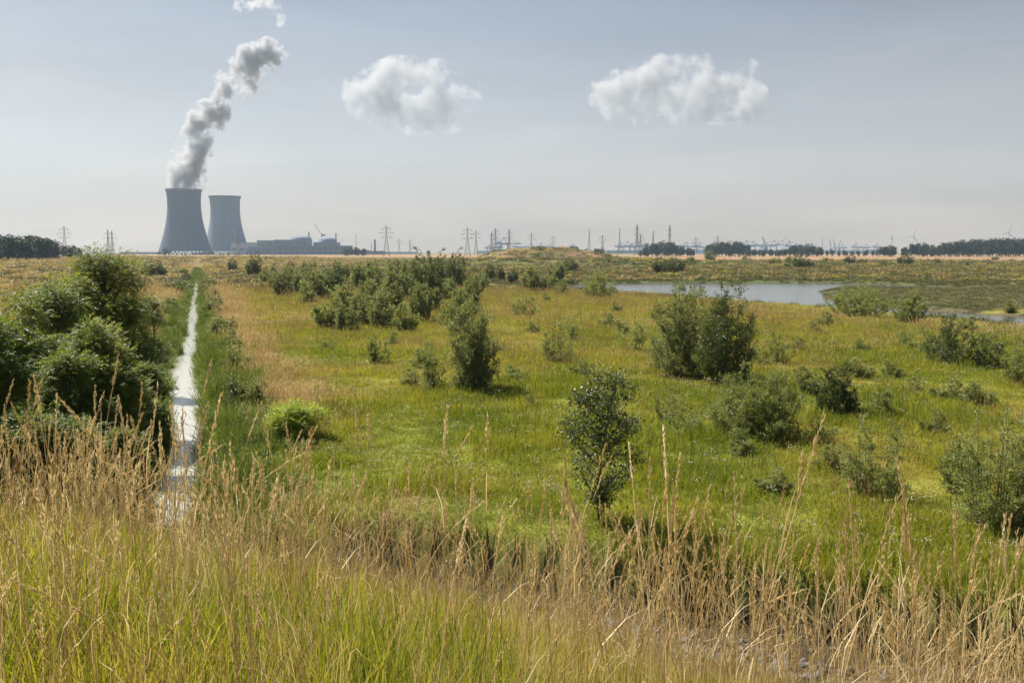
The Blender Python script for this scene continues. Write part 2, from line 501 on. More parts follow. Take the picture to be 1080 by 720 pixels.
bp = N.new('ShaderNodeBump'); bp.inputs['Strength'].default_value = 0.6; bp.inputs['Distance'].default_value = 0.25
L.new(n1.outputs['Fac'], bp.inputs['Height']); L.new(bp.outputs['Normal'], b.inputs['Normal'])
L.new(b.outputs['BSDF'], o.inputs['Surface'])
M['ground'] = m

def water_mat(name, col, bump, scale, rough=0.06):
    m, N, L = new_mat(name)
    o = N.new('ShaderNodeOutputMaterial'); b = N.new('ShaderNodeBsdfPrincipled')
    g = N.new('ShaderNodeNewGeometry')
    n = noise_node(N, L, scale, 4, 0.6, g.outputs['Position'])
    bp = N.new('ShaderNodeBump'); bp.inputs['Strength'].default_value = bump; bp.inputs['Distance'].default_value = 0.05
    L.new(n.outputs['Fac'], bp.inputs['Height']); L.new(bp.outputs['Normal'], b.inputs['Normal'])
    b.inputs['Base Color'].default_value = (*col, 1)
    b.inputs['Roughness'].default_value = rough
    b.inputs['IOR'].default_value = 1.33
    L.new(b.outputs['BSDF'], o.inputs['Surface'])
    return m
M['creek'] = water_mat('creek_water', (0.44, 0.44, 0.41), 0.2, 3.0, 0.12)  # pale base colour stands in for the bright sky reflection
M['pond'] = water_mat('pond_water', (0.07, 0.085, 0.09), 0.5, 1.2, 0.15)

# ------------------------------------------------------------------ ground sheet
def sinh_axis(lo, hi, s, a):
    k0, k1 = math.asinh(lo / s), math.asinh(hi / s)
    n = int((k1 - k0) * s / a) + 1
    return s * np.sinh(np.linspace(k0, k1, n))
U = sinh_axis(-6000, 6000, 9.0, 0.17)
Y = sinh_axis(-60, 6000, 34.0, 0.30)
uu, yy = np.meshgrid(U, Y)
xx = uu - CR * np.clip(yy, 0, 400)
zz = terrain(xx, yy).reshape(xx.shape)
nx, ny = len(U), len(Y)
mb = MB()
i = np.arange(ny - 1)[:, None]; j = np.arange(nx - 1)[None]
mb.add(np.stack([xx, yy, zz], -1).reshape(-1, 3), np.stack([i*nx+j, i*nx+j+1, (i+1)*nx+j+1, (i+1)*nx+j], -1).reshape(-1, 4))
go = mb.build('ground', M['ground'], smooth=True)
tag(go, kind='structure')

def tan_amount(x, y):
    """0..1: how much of the cover is dry straw"""
    u = (x + CX0 + CR * y) * 0.95
    a = sstep(2.2, 3.2, u + (fbm(x / 4, y / 4, 51) - .5) * 3) * sstep(8.4, 5.0, u + (fbm(x / 5, y / 5, 52) - .5) * 5) * sstep(33, 44, y) * sstep(320, 200, y)
    b_ = sstep(-2.2, -3.4, u) * sstep(-11, -6, u) * sstep(55, 80, y) * 0.85
    c = sstep(0.60, 0.74, fbm(x / 11, y / 11, 53)) * 0.4
    d = sstep(0.56, 0.75, fbm(x / 45, y / 25, 54)) * sstep(60, 110, y) * 0.2
    return np.clip(np.maximum.reduce([a, b_, c, d]), 0, 1)
def lush_amount(x, y):
    return sstep(0.42, 0.62, fbm(x / 13 + 40, y / 13, 61)) * sstep(110, 55, y)
X = xx.ravel(); YY = yy.ravel(); Z = zz.ravel()
def mixc(c, d, f): return c * (1 - f[:, None]) + np.array(d)[None] * f[:, None]
C = np.tile(np.array([0.21, 0.21, 0.042]), (len(X), 1))
C = mixc(C, (0.175, 0.205, 0.030), lush_amount(X, YY))
C = mixc(C, (0.30, 0.24, 0.10), tan_amount(X, YY))
# beyond the pond: rough pasture in green and dun bands, then stubble
fn = fbm(X / 60, YY / 22, 71)
far = sstep(150, 260, YY)
C = mixc(C, (0.085, 0.098, 0.034), far * (1 - tan_amount(X, YY) * .7))
C = mixc(C, (0.14, 0.13, 0.05), far * sstep(0.45, 0.6, fn))
C = mixc(C, (0.23, 0.155, 0.08), far * sstep(0.57, 0.66, fbm(X / 120 + 9, YY / 30, 72)))
left = sstep(-60, -110, X + CR * 0.4 * (YY - 200) * 0) * sstep(120, 200, YY)
C = mixc(C, (0.155, 0.135, 0.052), left * 0.85)
C = mixc(C, (0.21, 0.145, 0.075), left * sstep(0.5, 0.68, fbm(X / 50, YY / 35, 73)))
wheat = sstep(820, 900, YY + (fbm(X / 90, YY / 90, 74) - .5) * 160 - sstep(150, -100, X) * 500)
C = mixc(C, (0.29, 0.18, 0.10), wheat * (0.72 + 0.28 * sstep(0.4, 0.6, fbm(X / 300, YY / 60, 75))))
C = mixc(C, (0.10, 0.11, 0.045), sstep(2500, 3200, YY) * 0.8)
rm = np.sqrt(((X - MOUND[0]) / 75) ** 2 + ((YY - 630) / 75) ** 2)
C = mixc(C, (0.12, 0.11, 0.045), sstep(1.5, 0.9, rm))
C = mixc(C, (0.25, 0.165, 0.085), sstep(1.3, 0.8, rm) * sstep(.42, .6, fbm(X / 14, YY / 7, 76)))
# shores, creek bed, ditch, dike
sd = pond_sd(X, YY)
C = mixc(C, (0.085, 0.11, 0.04), sstep(16, 5, sd) * (YY > 180) * 0.8)
C = mixc(C, (0.085, 0.085, 0.036), (X > 55) * (YY > 135) * (YY < 240) * sstep(90, 80, sd))
C = mixc(C, (0.30, 0.235, 0.14), sstep(3.0, 0.6, sd) * (YY < 190) * 0.8)
uc = np.abs((X + CX0 + CR * YY) * 0.95)
C = mixc(C, (0.11, 0.125, 0.045), sstep(3.4, 1.9, uc + (fbm(X / 1.5, YY / 1.5, 98) - .5) * 2.2) * sstep(20, 24, YY) * sstep(480, 300, YY))
C = mixc(C, (0.07, 0.058, 0.04), sstep(-0.55, -0.9, Z) * (YY < 290) * (YY > 15))
t_ = DN[0] * X + DN[1] * YY
dyke = sstep(19.5, 17, t_)
C = mixc(C, (0.20, 0.155, 0.065), dyke)
C = mixc(C, (0.06, 0.046, 0.03), sstep(23.4, 23.0, t_) * sstep(15, 18, t_) * sstep(-5, -2, X) * sstep(60, 40, X))  # ditch mud and bank earth, painted darker for the hollow's shade
del i, j
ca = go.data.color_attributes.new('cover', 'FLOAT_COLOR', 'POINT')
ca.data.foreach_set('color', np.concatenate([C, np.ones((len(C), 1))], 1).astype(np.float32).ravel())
print('ground', len(X))

# water: creek and pond, each a sheet that ends under its banks
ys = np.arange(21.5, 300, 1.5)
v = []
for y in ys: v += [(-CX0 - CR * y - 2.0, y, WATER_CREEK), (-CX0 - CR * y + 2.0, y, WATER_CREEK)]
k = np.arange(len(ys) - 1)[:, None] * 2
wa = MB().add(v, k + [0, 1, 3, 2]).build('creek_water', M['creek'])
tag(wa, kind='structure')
lo = POND.min(0); hi = POND.max(0)
gx = np.linspace(lo[0] - 8, hi[0] + 8, 90); gy = np.linspace(lo[1] - 8, hi[1] + 8, 90)
GX, GY = np.meshgrid(gx, gy)
S = sdf_poly(GX.ravel(), GY.ravel(), POND).reshape(GX.shape)
keep = (S[:-1, :-1] < 7) | (S[1:, 1:] < 7) | (S[1:, :-1] < 7) | (S[:-1, 1:] < 7)
ii, jj = np.nonzero(keep)
q = np.stack([ii*90+jj, ii*90+jj+1, (ii+1)*90+jj+1, (ii+1)*90+jj], 1)
wp = MB().add(np.stack([GX, GY, np.full(GX.shape, WATER_POND)], -1).reshape(-1, 3), q).build('pond_water', M['pond'])
tag(wp, kind='structure')

# ------------------------------------------------------------------ power station
M['concrete_hazed'] = concrete('weathered_hazed_concrete', (0.045, 0.072, 0.125))  # streaked grey concrete, with haze blue and shade put into its colour
M['concrete_pale'] = concrete('pale_concrete', (0.135, 0.175, 0.245))  # distance haze mixed into this base colour as blue too
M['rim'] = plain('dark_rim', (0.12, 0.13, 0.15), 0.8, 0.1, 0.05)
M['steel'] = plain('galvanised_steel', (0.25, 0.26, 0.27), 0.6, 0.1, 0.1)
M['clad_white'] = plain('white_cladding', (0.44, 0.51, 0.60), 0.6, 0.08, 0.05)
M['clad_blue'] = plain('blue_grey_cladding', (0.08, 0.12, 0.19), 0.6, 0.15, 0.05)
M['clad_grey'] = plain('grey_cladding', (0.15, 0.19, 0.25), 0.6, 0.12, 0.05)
M['window'] = plain('dark_glazing', (0.05, 0.06, 0.08), 0.2, 0.2, 0.1)
M['dark'] = plain('dark_metal', (0.07, 0.07, 0.08), 0.6, 0.2, 0.2)
M['redbrown'] = plain('red_brown_cladding', (0.20, 0.08, 0.06), 0.7, 0.2, 0.05)
D1, D2 = 2535.0, 2848.0

def cooling_tower(px, d, label, mat, ladder):
    p = at_y(px, 268, d)
    root = empty('cooling_tower', (p[0], d, 0))
    tag(root, label, 'cooling tower', 'cooling towers of the power station')
    zt, a, bb, H, z0 = 128.0, 40.7, 95.6, 164.0, 9.0
    zs = np.linspace(z0, H, 44)
    rr = a * np.sqrt(1 + ((zs - zt) / bb) ** 2)
    prof = [(r, z) for r, z in zip(rr, zs)] + [(r - 1.2, z) for r, z in zip(rr[::-1], zs[::-1])]
    prof.append(prof[0])
    shell = MB().lathe(prof, 96).build('shell', mat, root, True)
    r = rr[-1]
    MB().lathe([(r + .05, H - 5), (r + 1.3, H - 4.2), (r + 1.3, H + .4), (r - 1.8, H + .4), (r - 1.8, H - .5)], 96).build('rim', M['rim'], root)
    rb = rr[0]
    for k in range(40):
        a0 = k * 2 * math.pi / 40
        leg = MB()
        for s in (-1, 1):
            a1 = a0 + s * math.pi / 40
            leg.bar((rb * 1.035 * math.cos(a0), rb * 1.035 * math.sin(a0), 0.0), ((rb - .6) * math.cos(a1), (rb - .6) * math.sin(a1), z0 + .4), 1.1)
        leg.build('leg', mat, root)
    if ladder is not None:
        lm = MB()
        ca_, sa_ = math.cos(ladder), math.sin(ladder)
        P = np.stack([(rr + .9) * ca_, (rr + .9) * sa_, zs], 1)
        lm.tube(P, 0.9, 4)
        lm.build('ladder', M['rim'], root)
    return root
tower_a = cooling_tower(195.7, D1, 'nearer and darker concrete cooling tower with steam rising from its top', M['concrete_hazed'], None)
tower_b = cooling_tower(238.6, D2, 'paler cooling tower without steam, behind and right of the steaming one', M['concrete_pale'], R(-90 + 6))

def bx(px0, px1, pyt, d, depth=40, pyb=None):
    """box seen between pixel columns px0..px1 with its roof at pyt, standing at distance d"""
    a, b = at_y(px0, pyt, d), at_y(px1, pyt, d)
    return a[0], b[0], a[2]
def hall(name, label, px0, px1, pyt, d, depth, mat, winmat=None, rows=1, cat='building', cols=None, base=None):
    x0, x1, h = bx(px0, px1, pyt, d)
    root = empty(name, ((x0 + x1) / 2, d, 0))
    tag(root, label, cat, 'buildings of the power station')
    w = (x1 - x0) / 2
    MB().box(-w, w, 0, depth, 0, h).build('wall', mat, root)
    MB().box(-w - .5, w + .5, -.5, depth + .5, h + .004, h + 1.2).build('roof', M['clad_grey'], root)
    if winmat:
        n = cols or max(2, int(w / 9))
        for r_ in range(rows):
            zc = h * (r_ + 0.6) / (rows + .3)
            for k in range(n):
                xc = -w + (k + .5) * 2 * w / n
                MB().box(xc - w / n * .62, xc + w / n * .62, -.25, 0.002, zc - h * .07 - .6, zc + h * .07 + .6).build('window', winmat, root)
    return root
hall('turbine_hall', 'long low pale hall beside the foot of the paler cooling tower', 243.5, 288, 256.2, 2790, 60, M['clad_white'], M['clad_grey'], 1, cols=6)
hall('switchgear_building', 'narrow taller blue grey block between the pale hall and the first dome', 271, 287.5, 254.0, 2700, 40, M['clad_grey'], M['window'], 2, cols=4)
hall('office_block', 'long dark blue building in front of the two reactor domes', 287, 369, 259.5, 2560, 45, M['clad_blue'], M['window'], 2, cols=14)
hall('workshop', 'low blue grey workshop at the left foot of the domed blocks', 262, 289, 260.8, 2600, 40, M['clad_blue'], M['window'], 1, cols=6)
hall('store_building', 'low dark shed with flat roof right of the reactor blocks', 366, 388, 264.2, 2600, 30, M['clad_blue'], M['window'], 1, cols=5)
hall('annexe', 'small red brown shed at the foot of the steaming cooling tower', 202, 216, 267.0, 2440, 12, M['redbrown'], None)
hall('gatehouse', 'low pale block beside the dark chimney right of the plant', 384, 405, 265.0, 2700, 30, M['clad_grey'], M['window'], 1, cols=4)

def reactor(px0, px1, pyt, dome_px, dome_top, dome_r, d, label):
    x0, x1, h = bx(px0, px1, pyt, d)
    c = at_y(dome_px, dome_top, d)
    root = empty('reactor_building', (c[0], d, 0))
    tag(root, label, 'reactor', 'domed reactor buildings of the power station')
    MB().box(x0 - c[0], x1 - c[0], 0, 60, 0, h).build('wall', M['clad_grey'], root)
    MB().box(x0 - c[0] + 2, x1 - c[0] - 2, -8, -0.004, 0, h * .62).build('annexe_wall', M['clad_blue'], root)
    rad = dome_r * d / FPX
    H = c[2]
    prof = [(rad, h - 2), (rad, h + (H - h) * .25)]
    for a in np.linspace(0, math.pi / 2, 10):
        prof.append((rad * math.cos(a) * .999 + .01, h + (H - h) * .25 + (H - h) * .75 * math.sin(a)))
    MB().lathe(prof, 40, c=(0, 30, 0)).build('dome', M['concrete_pale'], root, True)
    for k in range(5):
        xa = x0 - c[0] + (k + .5) * (x1 - x0) / 5
        MB().box(xa - 3, xa + 3, -.3, 0.002, h * .75, h * .82).build('window', M['window'], root)
    return root
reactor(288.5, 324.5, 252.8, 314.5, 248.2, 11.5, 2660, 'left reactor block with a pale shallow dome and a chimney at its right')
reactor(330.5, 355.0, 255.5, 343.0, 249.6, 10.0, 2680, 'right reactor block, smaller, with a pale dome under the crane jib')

def stack(px, pyt, d, rad, label, mat=M['dark']):
    p = at_y(px, pyt, d)
    root = empty('chimney', (p[0], d, 0))
    tag(root, label, 'chimney', 'chimneys of the power station')
    MB().lathe([(rad * 1.25, 0), (rad, p[2] * .3), (rad * .9, p[2]), (rad * .7, p[2]), (rad * .7, p[2] - 3)], 16).build('shaft', mat, root, True)
    MB().lathe([(rad * .92, p[2] * .9), (rad * 1.7, p[2] * .9 + .05), (rad * 1.7, p[2] * .9 + 1.2), (rad * .9, p[2] * .9 + 1.25)], 16).build('platform', M['steel'], root)
stack(325.7, 244.2, 2655, 1.9, 'slim chimney between the two reactor domes')
stack(354.2, 246.0, 2675, 1.9, 'slim chimney at the right end of the right reactor block')
stack(395.3, 252.3, 2610, 2.5, 'short thick dark chimney standing alone right of the plant')
stack(391.5, 257.0, 2660, 1.0, 'short thin chimney close left of the thick dark one', M['steel'])
stack(375.3, 246.5, 2700, 0.9, 'thin pale mast rising right of the reactor blocks', M['steel'])

def tower_crane():
    d = 2720
    p = at_y(339.5, 256, d); q = at_y(331.5, 236.2, d); k = at_y(340.5, 248, d)
    root = empty('luffing_crane', (p[0], d, 0))
    tag(root, 'thin construction crane with raised jib behind the right dome', 'crane')
    MB().bar((0, 0, 0), (0, 0, k[2]), 2.0).build('mast', M['steel'], root)
    MB().bar((1, 0, k[2]), (q[0] - p[0], 0, q[2]), 1.5).build('jib', M['steel'], root)
    MB().box(-1, 9, -2, 2, k[2] - 2, k[2] + 2).build('counterweight', M['dark'], root)
tower_crane()

# ------------------------------------------------------------------ steam and clouds
def puff_mat(name, density, spheres, d, base, noise_m, squash, gain=3.0, amp=1.1, col=(1, 1, 1), aniso=0.25, rate=0.5, flat=None, fat=1.15):
    """vapour: dense inside overlapping puffs, torn by noise towards their rims"""
    m, N, L = new_mat(name)
    o = N.new('ShaderNodeOutputMaterial'); v = N.new('ShaderNodeVolumePrincipled')
    v.inputs['Color'].default_value = (*col, 1)
    v.inputs['Anisotropy'].default_value = aniso
    tc = N.new('ShaderNodeTexCoord')
    P0 = tc.outputs['Object']
    prev = None
    def math_(op, a, b, c=None):
        q = N.new('ShaderNodeMath'); q.operation = op
        for i_, w in enumerate((a, b, c)):
            if w is None: continue
            if isinstance(w, (int, float)): q.inputs[i_].default_value = w
            else: L.new(w, q.inputs[i_])
        return q.outputs[0]
    for (px, py, rp, dy) in spheres:
        p = at_y(px, py, d) + [0, dy, 0] - base; rad = rp * d / FPX * fat
        ds = N.new('ShaderNodeVectorMath'); ds.operation = 'DISTANCE'
        L.new(P0, ds.inputs[0]); ds.inputs[1].default_value = tuple(p)
        f = math_('MULTIPLY_ADD', ds.outputs['Value'], -1.0 / rad, 1.0)
        prev = f if prev is None else math_('SMOOTH_MAX', prev, f, .35)
    n = noise_node(N, L, 1.0 / noise_m, 6, 0.62, P0)
    n2 = noise_node(N, L, 3.1 / noise_m, 5, 0.65, P0)
    nn = math_('MULTIPLY_ADD', n.outputs['Fac'], amp * 2, -amp * 1.05)
    nn = math_('ADD', nn, math_('MULTIPLY_ADD', n2.outputs['Fac'], amp * 1.1, -amp * .55))
    f = math_('ADD', prev, nn)
    f = math_('MULTIPLY', f, gain)
    if flat is not None:
        sx = N.new('ShaderNodeSeparateXYZ'); L.new(P0, sx.inputs[0])
        zf = at_y(440, flat, d)[2] - base[2]
        g_ = math_('MULTIPLY_ADD', sx.outputs['Z'], 1 / 45.0, -zf / 45.0)
        f = math_('MINIMUM', f, g_)
    cl = N.new('ShaderNodeClamp'); L.new(f, cl.inputs['Value'])
    L.new(math_('MULTIPLY', cl.outputs[0], density), v.inputs['Density'])
    L.new(v.outputs['Volume'], o.inputs['Volume'])
    m.cycles.volume_step_rate = rate
    return m
def billow(name, spheres, d, voxel, seed, density, noise_m, grow=1.3, **kw):
    """one closed body: overlapping puffs fused into a hull, filled with vapour"""
    r_ = np.random.default_rng(seed)
    mb = MB(); sph = []
    for (px, py, rp) in spheres:
        p = at_y(px, py, d); rad = rp * d / FPX
        dy = r_.uniform(-.35, .35) * rad
        sph.append((px, py, rp, dy))
        mb.add(ico[0] * rad * grow + p + [0, dy, 0], t=ico[1])
    o = mb.build(name, [])
    md = o.modifiers.new('remesh', 'REMESH'); md.mode = 'VOXEL'; md.voxel_size = voxel
    dg = bpy.context.evaluated_depsgraph_get()
    me = bpy.data.meshes.new_from_object(o.evaluated_get(dg))
    o.modifiers.clear()
    old = o.data; o.data = me; bpy.data.meshes.remove(old)
    me.name = name
    n = len(me.vertices)
    co = np.empty(n * 3, np.float32); me.vertices.foreach_get('co', co); co = co.reshape(-1, 3).astype(float)
    base = np.array([co[:, 0].mean(), co[:, 1].mean(), co[:, 2].min()])
    me.vertices.foreach_set('co', (co - base).astype(np.float32).ravel())
    o.location = base
    me.materials.clear()
    me.materials.append(puff_mat(name + '_vapour', density, sph, d, base, noise_m, 1, **kw))
    me.update()
    return o
import bmesh
bmx = bmesh.new(); bmesh.ops.create_icosphere(bmx, subdivisions=2, radius=1)
ico = (np.array([v.co[:] for v in bmx.verts]), np.array([[v.index for v in f.verts] for f in bmx.faces]))
bmx.free()
PL = [(195.5,199,13.5),(196,195,14),(198,190,15),(199,182,15),(201,173,15),(204,163,14),(207,153,13.5),(210,145,12),(214,136,13),(211,126,10),(222,122,14),(233,118,11),
      (228,112,8),(229,104,7),(234,98,9),(241,92,13),(250,88,14),(259,80,14),(266,74,13),(255,72,10),(270,64,13),(282,58,12),(292,53,8),(262,62,10),(244,66,6),(298,49,5)]
pl = billow('steam_plume', PL, D1, 5.0, 5, 0.13, 70.0, grow=1.6, amp=2.8, gain=1.7, rate=.3, fat=1.12, col=(.66, .68, .715))
tag(pl, 'tall leaning plume of white and grey steam above the nearer cooling tower', 'steam')
wi = billow('steam_wisp', [(250,8,4),(262,4,5),(274,2,6),(284,5,4.5),(290,9,4.5),(294,17,4),(296,25,2.5)], D1, 4.0, 8, 0.02, 28.0, grow=2.2, amp=2.4, gain=1.5, rate=.4, fat=1.6)
tag(wi, 'thin torn wisp of steam high above the plume at the top edge', 'steam')
CL1 = [(385,98,14),(400,90,15),(420,84,14),(440,85,14),(460,90,15),(480,95,13),(497,97,9),(410,110,18),(435,112,21),(460,115,18),(400,122,14),(425,126,13),(450,127,12),(378,118,7),(478,112,10)]
CL2 = [(640,98,12),(655,92,12),(675,85,13),(695,86,15),(712,78,11),(722,82,14),(745,85,15),(765,85,13),(782,84,13),(793,97,11),(797,108,8),(650,108,12),(680,108,14),(710,105,17),(740,110,15),(765,115,13),(785,118,10),(716,65,4),(757,123,8),(775,124,7)]
c1 = billow('cloud', CL1, 7300, 20, 12, 0.017, 280.0, grow=1.9, amp=2.3, gain=1.1, rate=.22, fat=1.55, col=(.70, .71, .735), flat=141)
tag(c1, 'left cumulus cloud with grey base above the shrub thicket', 'cloud', 'small cumulus clouds')
c2 = billow('cloud', CL2, 7300, 20, 15, 0.017, 280.0, grow=1.9, amp=2.3, gain=1.1, rate=.22, fat=1.55, col=(.70, .71, .735), flat=132)
tag(c2, 'wider right cumulus cloud high above the pond', 'cloud', 'small cumulus clouds')

# ------------------------------------------------------------------ haze
m, N, L = new_mat('haze_air')
o = N.new('ShaderNodeOutputMaterial'); v = N.new('ShaderNodeVolumePrincipled')
v.inputs['Color'].default_value = (0.55, 0.755, 1.0, 1)
v.inputs['Density'].default_value = HAZE_DENSITY
v.inputs['Anisotropy'].default_value = 0.3
L.new(v.outputs['Volume'], o.inputs['Volume'])
M['haze'] = m
hz = MB().box(-6300, 6300, -200, 6150, -3.2, 730).build('haze', m)
tag(hz, kind='stuff')

# ------------------------------------------------------------------ pylons, turbines, port cranes
M['pylon'] = plain('pylon_steel', (0.16, 0.17, 0.18), 0.6, 0.1, 0.2)
M['turbine'] = plain('turbine_paint', (0.35, 0.36, 0.38), 0.5, 0.05, 0.05)
M['crane_blue'] = plain('crane_blue_paint', (0.05, 0.17, 0.34), 0.5, 0.15, 0.05)
def make_pylon(H, wb, arms, th):
    root = empty('power_pylon', (0, 0, 0))
    wt_ = wb * .14
    def wd(z):
        f = min(z / (H * .72), 1)
        return wb * (1 - f) ** 1.15 / 2 * 0.86 + wt_ / 2
    lv = [0, .16, .3, .42, .52, .61, .69, .77, .85, .93, 1.0]
    mbody = MB()
    for s in ((-1, -1), (1, -1), (1, 1), (-1, 1)):
        leg = MB(); leg.tube([(s[0] * wd(z * H), s[1] * wd(z * H), z * H) for z in lv], th, 4)
        leg.build('leg', M['pylon'], root)
    for a, b in zip(lv[:-1], lv[1:]):
        za, zb = a * H, b * H; wa_, wb_ = wd(za), wd(zb)
        for f in range(4):
            c, s_ = math.cos(f * math.pi / 2), math.sin(f * math.pi / 2)
            rot = lambda x, y: (x * c - y * s_, x * s_ + y * c)
            for sg in (-1, 1):
                mbody.bar((*rot(-sg * wa_, wa_), za), (*rot(sg * wb_, wb_), zb), th * .9)
            mbody.bar((*rot(-wb_, wb_), zb), (*rot(wb_, wb_), zb), th * .8)
    mbody.build('bracing', M['pylon'], root)
    for z, ln in arms:
        am = MB()
        for s in (-1, 1):
            tip = (s * ln, 0, z * H + .2)
            for yy_ in (-wd(z * H), wd(z * H)):
                am.bar((s * wd(z * H), yy_, z * H), tip, th * 1.2)
                am.bar((s * wd((z + .06) * H), yy_, (z + .06) * H), tip, th * 1.0)
            am.bar((s * ln, 0, z * H + .2), (s * ln, 0, z * H - 3.0), th * 1.1)
            am.bar((s * ln * .6, 0, z * H + .2), (s * ln * .6, 0, z * H - 3.0), th * 1.1)
        am.build('crossarm', M['pylon'], root)
    return root
pA = make_pylon(50, 11, [(.62, 9), (.76, 11.5), (.90, 8)], .28)
pB = make_pylon(50, 9, [(.70, 12), (.86, 9)], .25)
pyl = [ # px, top py, distance, kind, rotation, label
 (67.5, 239, 1700, 0, 20, 'pylon with three crossarms above the wood at the far left'),
 (113.5, 242.5, 1900, 1, 60, 'left one of the close pair of pylons left of the steaming tower'),
 (117.8, 243.5, 1940, 1, 60, 'right one of the close pair of pylons left of the steaming tower'),
 (195.4, 254.5, 1600, 1, 70, 'short pylon standing before the base of the steaming cooling tower'),
 (250.5, 241, 1900, 0, 75, 'pylon seen against the right flank of the paler cooling tower'),
 (407.3, 238, 1650, 0, 10, 'tall dark pylon standing alone right of the plant chimneys'),
 (421, 252, 2900, 1, 0, 'small faint pylon right of the tall lone one'),
 (432.3, 252.5, 2900, 1, 30, 'second small faint pylon right of the tall lone one'),
 (493, 240, 1650, 0, 0, 'dark pylon with wide arms above the tallest thicket willows'),
 (502, 243, 2300, 1, 10, 'paler pylon just right of the wide armed one'),
 (518.5, 245, 1900, 1, 65, 'narrow pylon left of the first port crane group'),
 (522.5, 241, 2600, 0, 40, 'faint narrow pylon behind the first port cranes'),
 (537, 242, 1900, 1, 60, 'narrow pylon standing left of the spoil mound'),
 (560.5, 245.5, 2400, 1, 10, 'pylon rising behind the spoil mound'),
 (583.5, 249, 2900, 0, 0, 'small pylon behind the right end of the spoil mound'),
 (621.5, 241.5, 2200, 1, 80, 'slim pale pylon right of the spoil mound'),
 (635.5, 248, 2800, 0, 10, 'small wide pylon between two slim ones'),
 (653.6, 241, 2200, 1, 80, 'slim pale pylon above the blue gantry cranes'),
 (672, 237, 2000, 1, 60, 'tallest pale pylon of the middle row'),
 (675.5, 247, 2700, 0, 20, 'low pylon just right of the tallest pale one'),
 (689, 243.5, 2300, 0, 75, 'pylon left of the dark round tree group'),
 (706.5, 237.5, 2000, 1, 65, 'tall pylon rising over the dark round tree group'),
 (734, 250, 3200, 0, 0, 'small faint pylon right of the dark round tree group'),
 (757, 248.5, 3300, 1, 20, 'last small faint pylon on the right')]
used = {0: False, 1: False}
for px, pyt, d, kd, rz, lb in pyl:
    src = (pA, pB)[kd]
    o = copy_tree(src) if used[kd] else src
    used[kd] = True
    p = at_y(px, pyt, d); s = p[2] / 50
    o.location = (p[0], d, 0); o.scale = (s, s, s); o.rotation_euler = (0, 0, R(rz))
    tag(o, lb, 'pylon', 'high voltage pylons along the horizon')

def turbine(px, hub, d, blade_px, rot, yaw, label):
    p = at_y(px, hub, d); H = p[2]; bl = blade_px * d / FPX
    root = empty('wind_turbine', (p[0], d, 0), R(yaw))
    tag(root, label, 'wind turbine', 'wind turbines on the right horizon')
    MB().lathe([(2.4, 0), (1.5, H - .5), (0.01, H)], 14).build('tower', M['turbine'], root, True)
    MB().box(-1.8, 1.8, -4, 7, H - 1.8, H + 1.9).build('nacelle', M['turbine'], root)
    MB().tube([(0, -7, H), (0, -6, H), (0, -4, H)], [.3, 1.5, 1.8], 10).build('hub', M['turbine'], root)
    for k in range(3):
        a = R(rot + 120 * k)
        P = [(math.sin(a) * bl * f, -5.8, H + math.cos(a) * bl * f) for f in (0.02, .12, .3, .6, 1)]
        MB().tube(P, [.8, 1.5, 1.7, 1.1, .3], 6).build('blade', M['turbine'], root)
turbine(825.5, 254.0, 5200, 8.5, 40, -35, 'faint wind turbine above trees left of the slanted dock cranes')
turbine(940.5, 251.5, 4800, 7.5, 65, 50, 'wind turbine seen nearly edge on, right of the dock cranes')
turbine(963.0, 249.5, 4300, 9.5, 20, -12, 'wind turbine with spread blades left of the long dark wood')
turbine(1063.5, 245.5, 4000, 9.5, 18, -20, 'wind turbine above the long dark wood at the right edge')

def make_gantry():
    root = empty('port_crane', (0, 0, 0))
    mat = M['crane_blue']
    for s in (-1, 1):
        for y_ in (-12, 12):
            MB().bar((s * 13, y_, 0), (s * 12, y_, 34), 2.4).build('leg', mat, root)
    p = MB()
    for y_ in (-12, 12):
        p.bar((-13, y_, 12), (13, y_, 12), 2.2)
        p.bar((-12, y_, 33), (12, y_, 33), 2.6)
    p.build('portal_beam', mat, root)
    b = MB(); b.bar((-34, 0, 36), (58, 0, 36), 3.2); b.build('boom', mat, root)
    a = MB()
    a.bar((-11, -4, 36), (-2, 0, 58), 1.8); a.bar((9, 4, 36), (-2, 0, 58), 1.8)
    a.bar((-2, 0, 58), (50, 0, 37), .9); a.bar((-2, 0, 58), (-32, 0, 37), .9)
    a.build('a_frame', mat, root)
    MB().box(-24, -12, -4, 4, 38, 44).build('machine_house', M['clad_white'], root)
    return root
gproto = make_gantry(); first = True
def gantry(px, pyt, d, rz, label, sc_=1.0):
    global first
    o = gproto if first else copy_tree(gproto)
    first = False
    p = at_y(px, pyt, d); s = p[2] / 58
    o.location = (p[0], d, 0); o.scale = (s, s, s); o.rotation_euler = (0, 0, R(rz))
    tag(o, label, 'crane', 'blue container cranes of the distant port')
for px, pyt, rz, lb in [(516, 258, 12, 'blue port crane left of the spoil mound, leftmost of three'), (524, 256, 170, 'blue port crane left of the spoil mound, middle of three'), (532, 250, 8, 'blue port crane left of the spoil mound, tallest of three')]:
    gantry(px, pyt, 3300, rz, lb)
nth = ['first', 'second', 'third', 'fourth', 'fifth', 'sixth', 'seventh']
for k, px in enumerate((546, 559, 571, 580)):
    gantry(px, 256 + (k % 2), 3900, 10 + 160 * (k % 2), 'blue port crane behind the spoil mound, %s from the left' % nth[k])
gantry(604, 256.5, 3900, 170, 'blue port crane on its own right of the spoil mound')
for k, px in enumerate((655, 661, 667, 673)):
    gantry(px, 256 - (k % 2) * 1.5, 3900, 172 if k % 2 else 8, 'blue gantry crane of the tight row below the pale pylons, %s from the left' % nth[k])
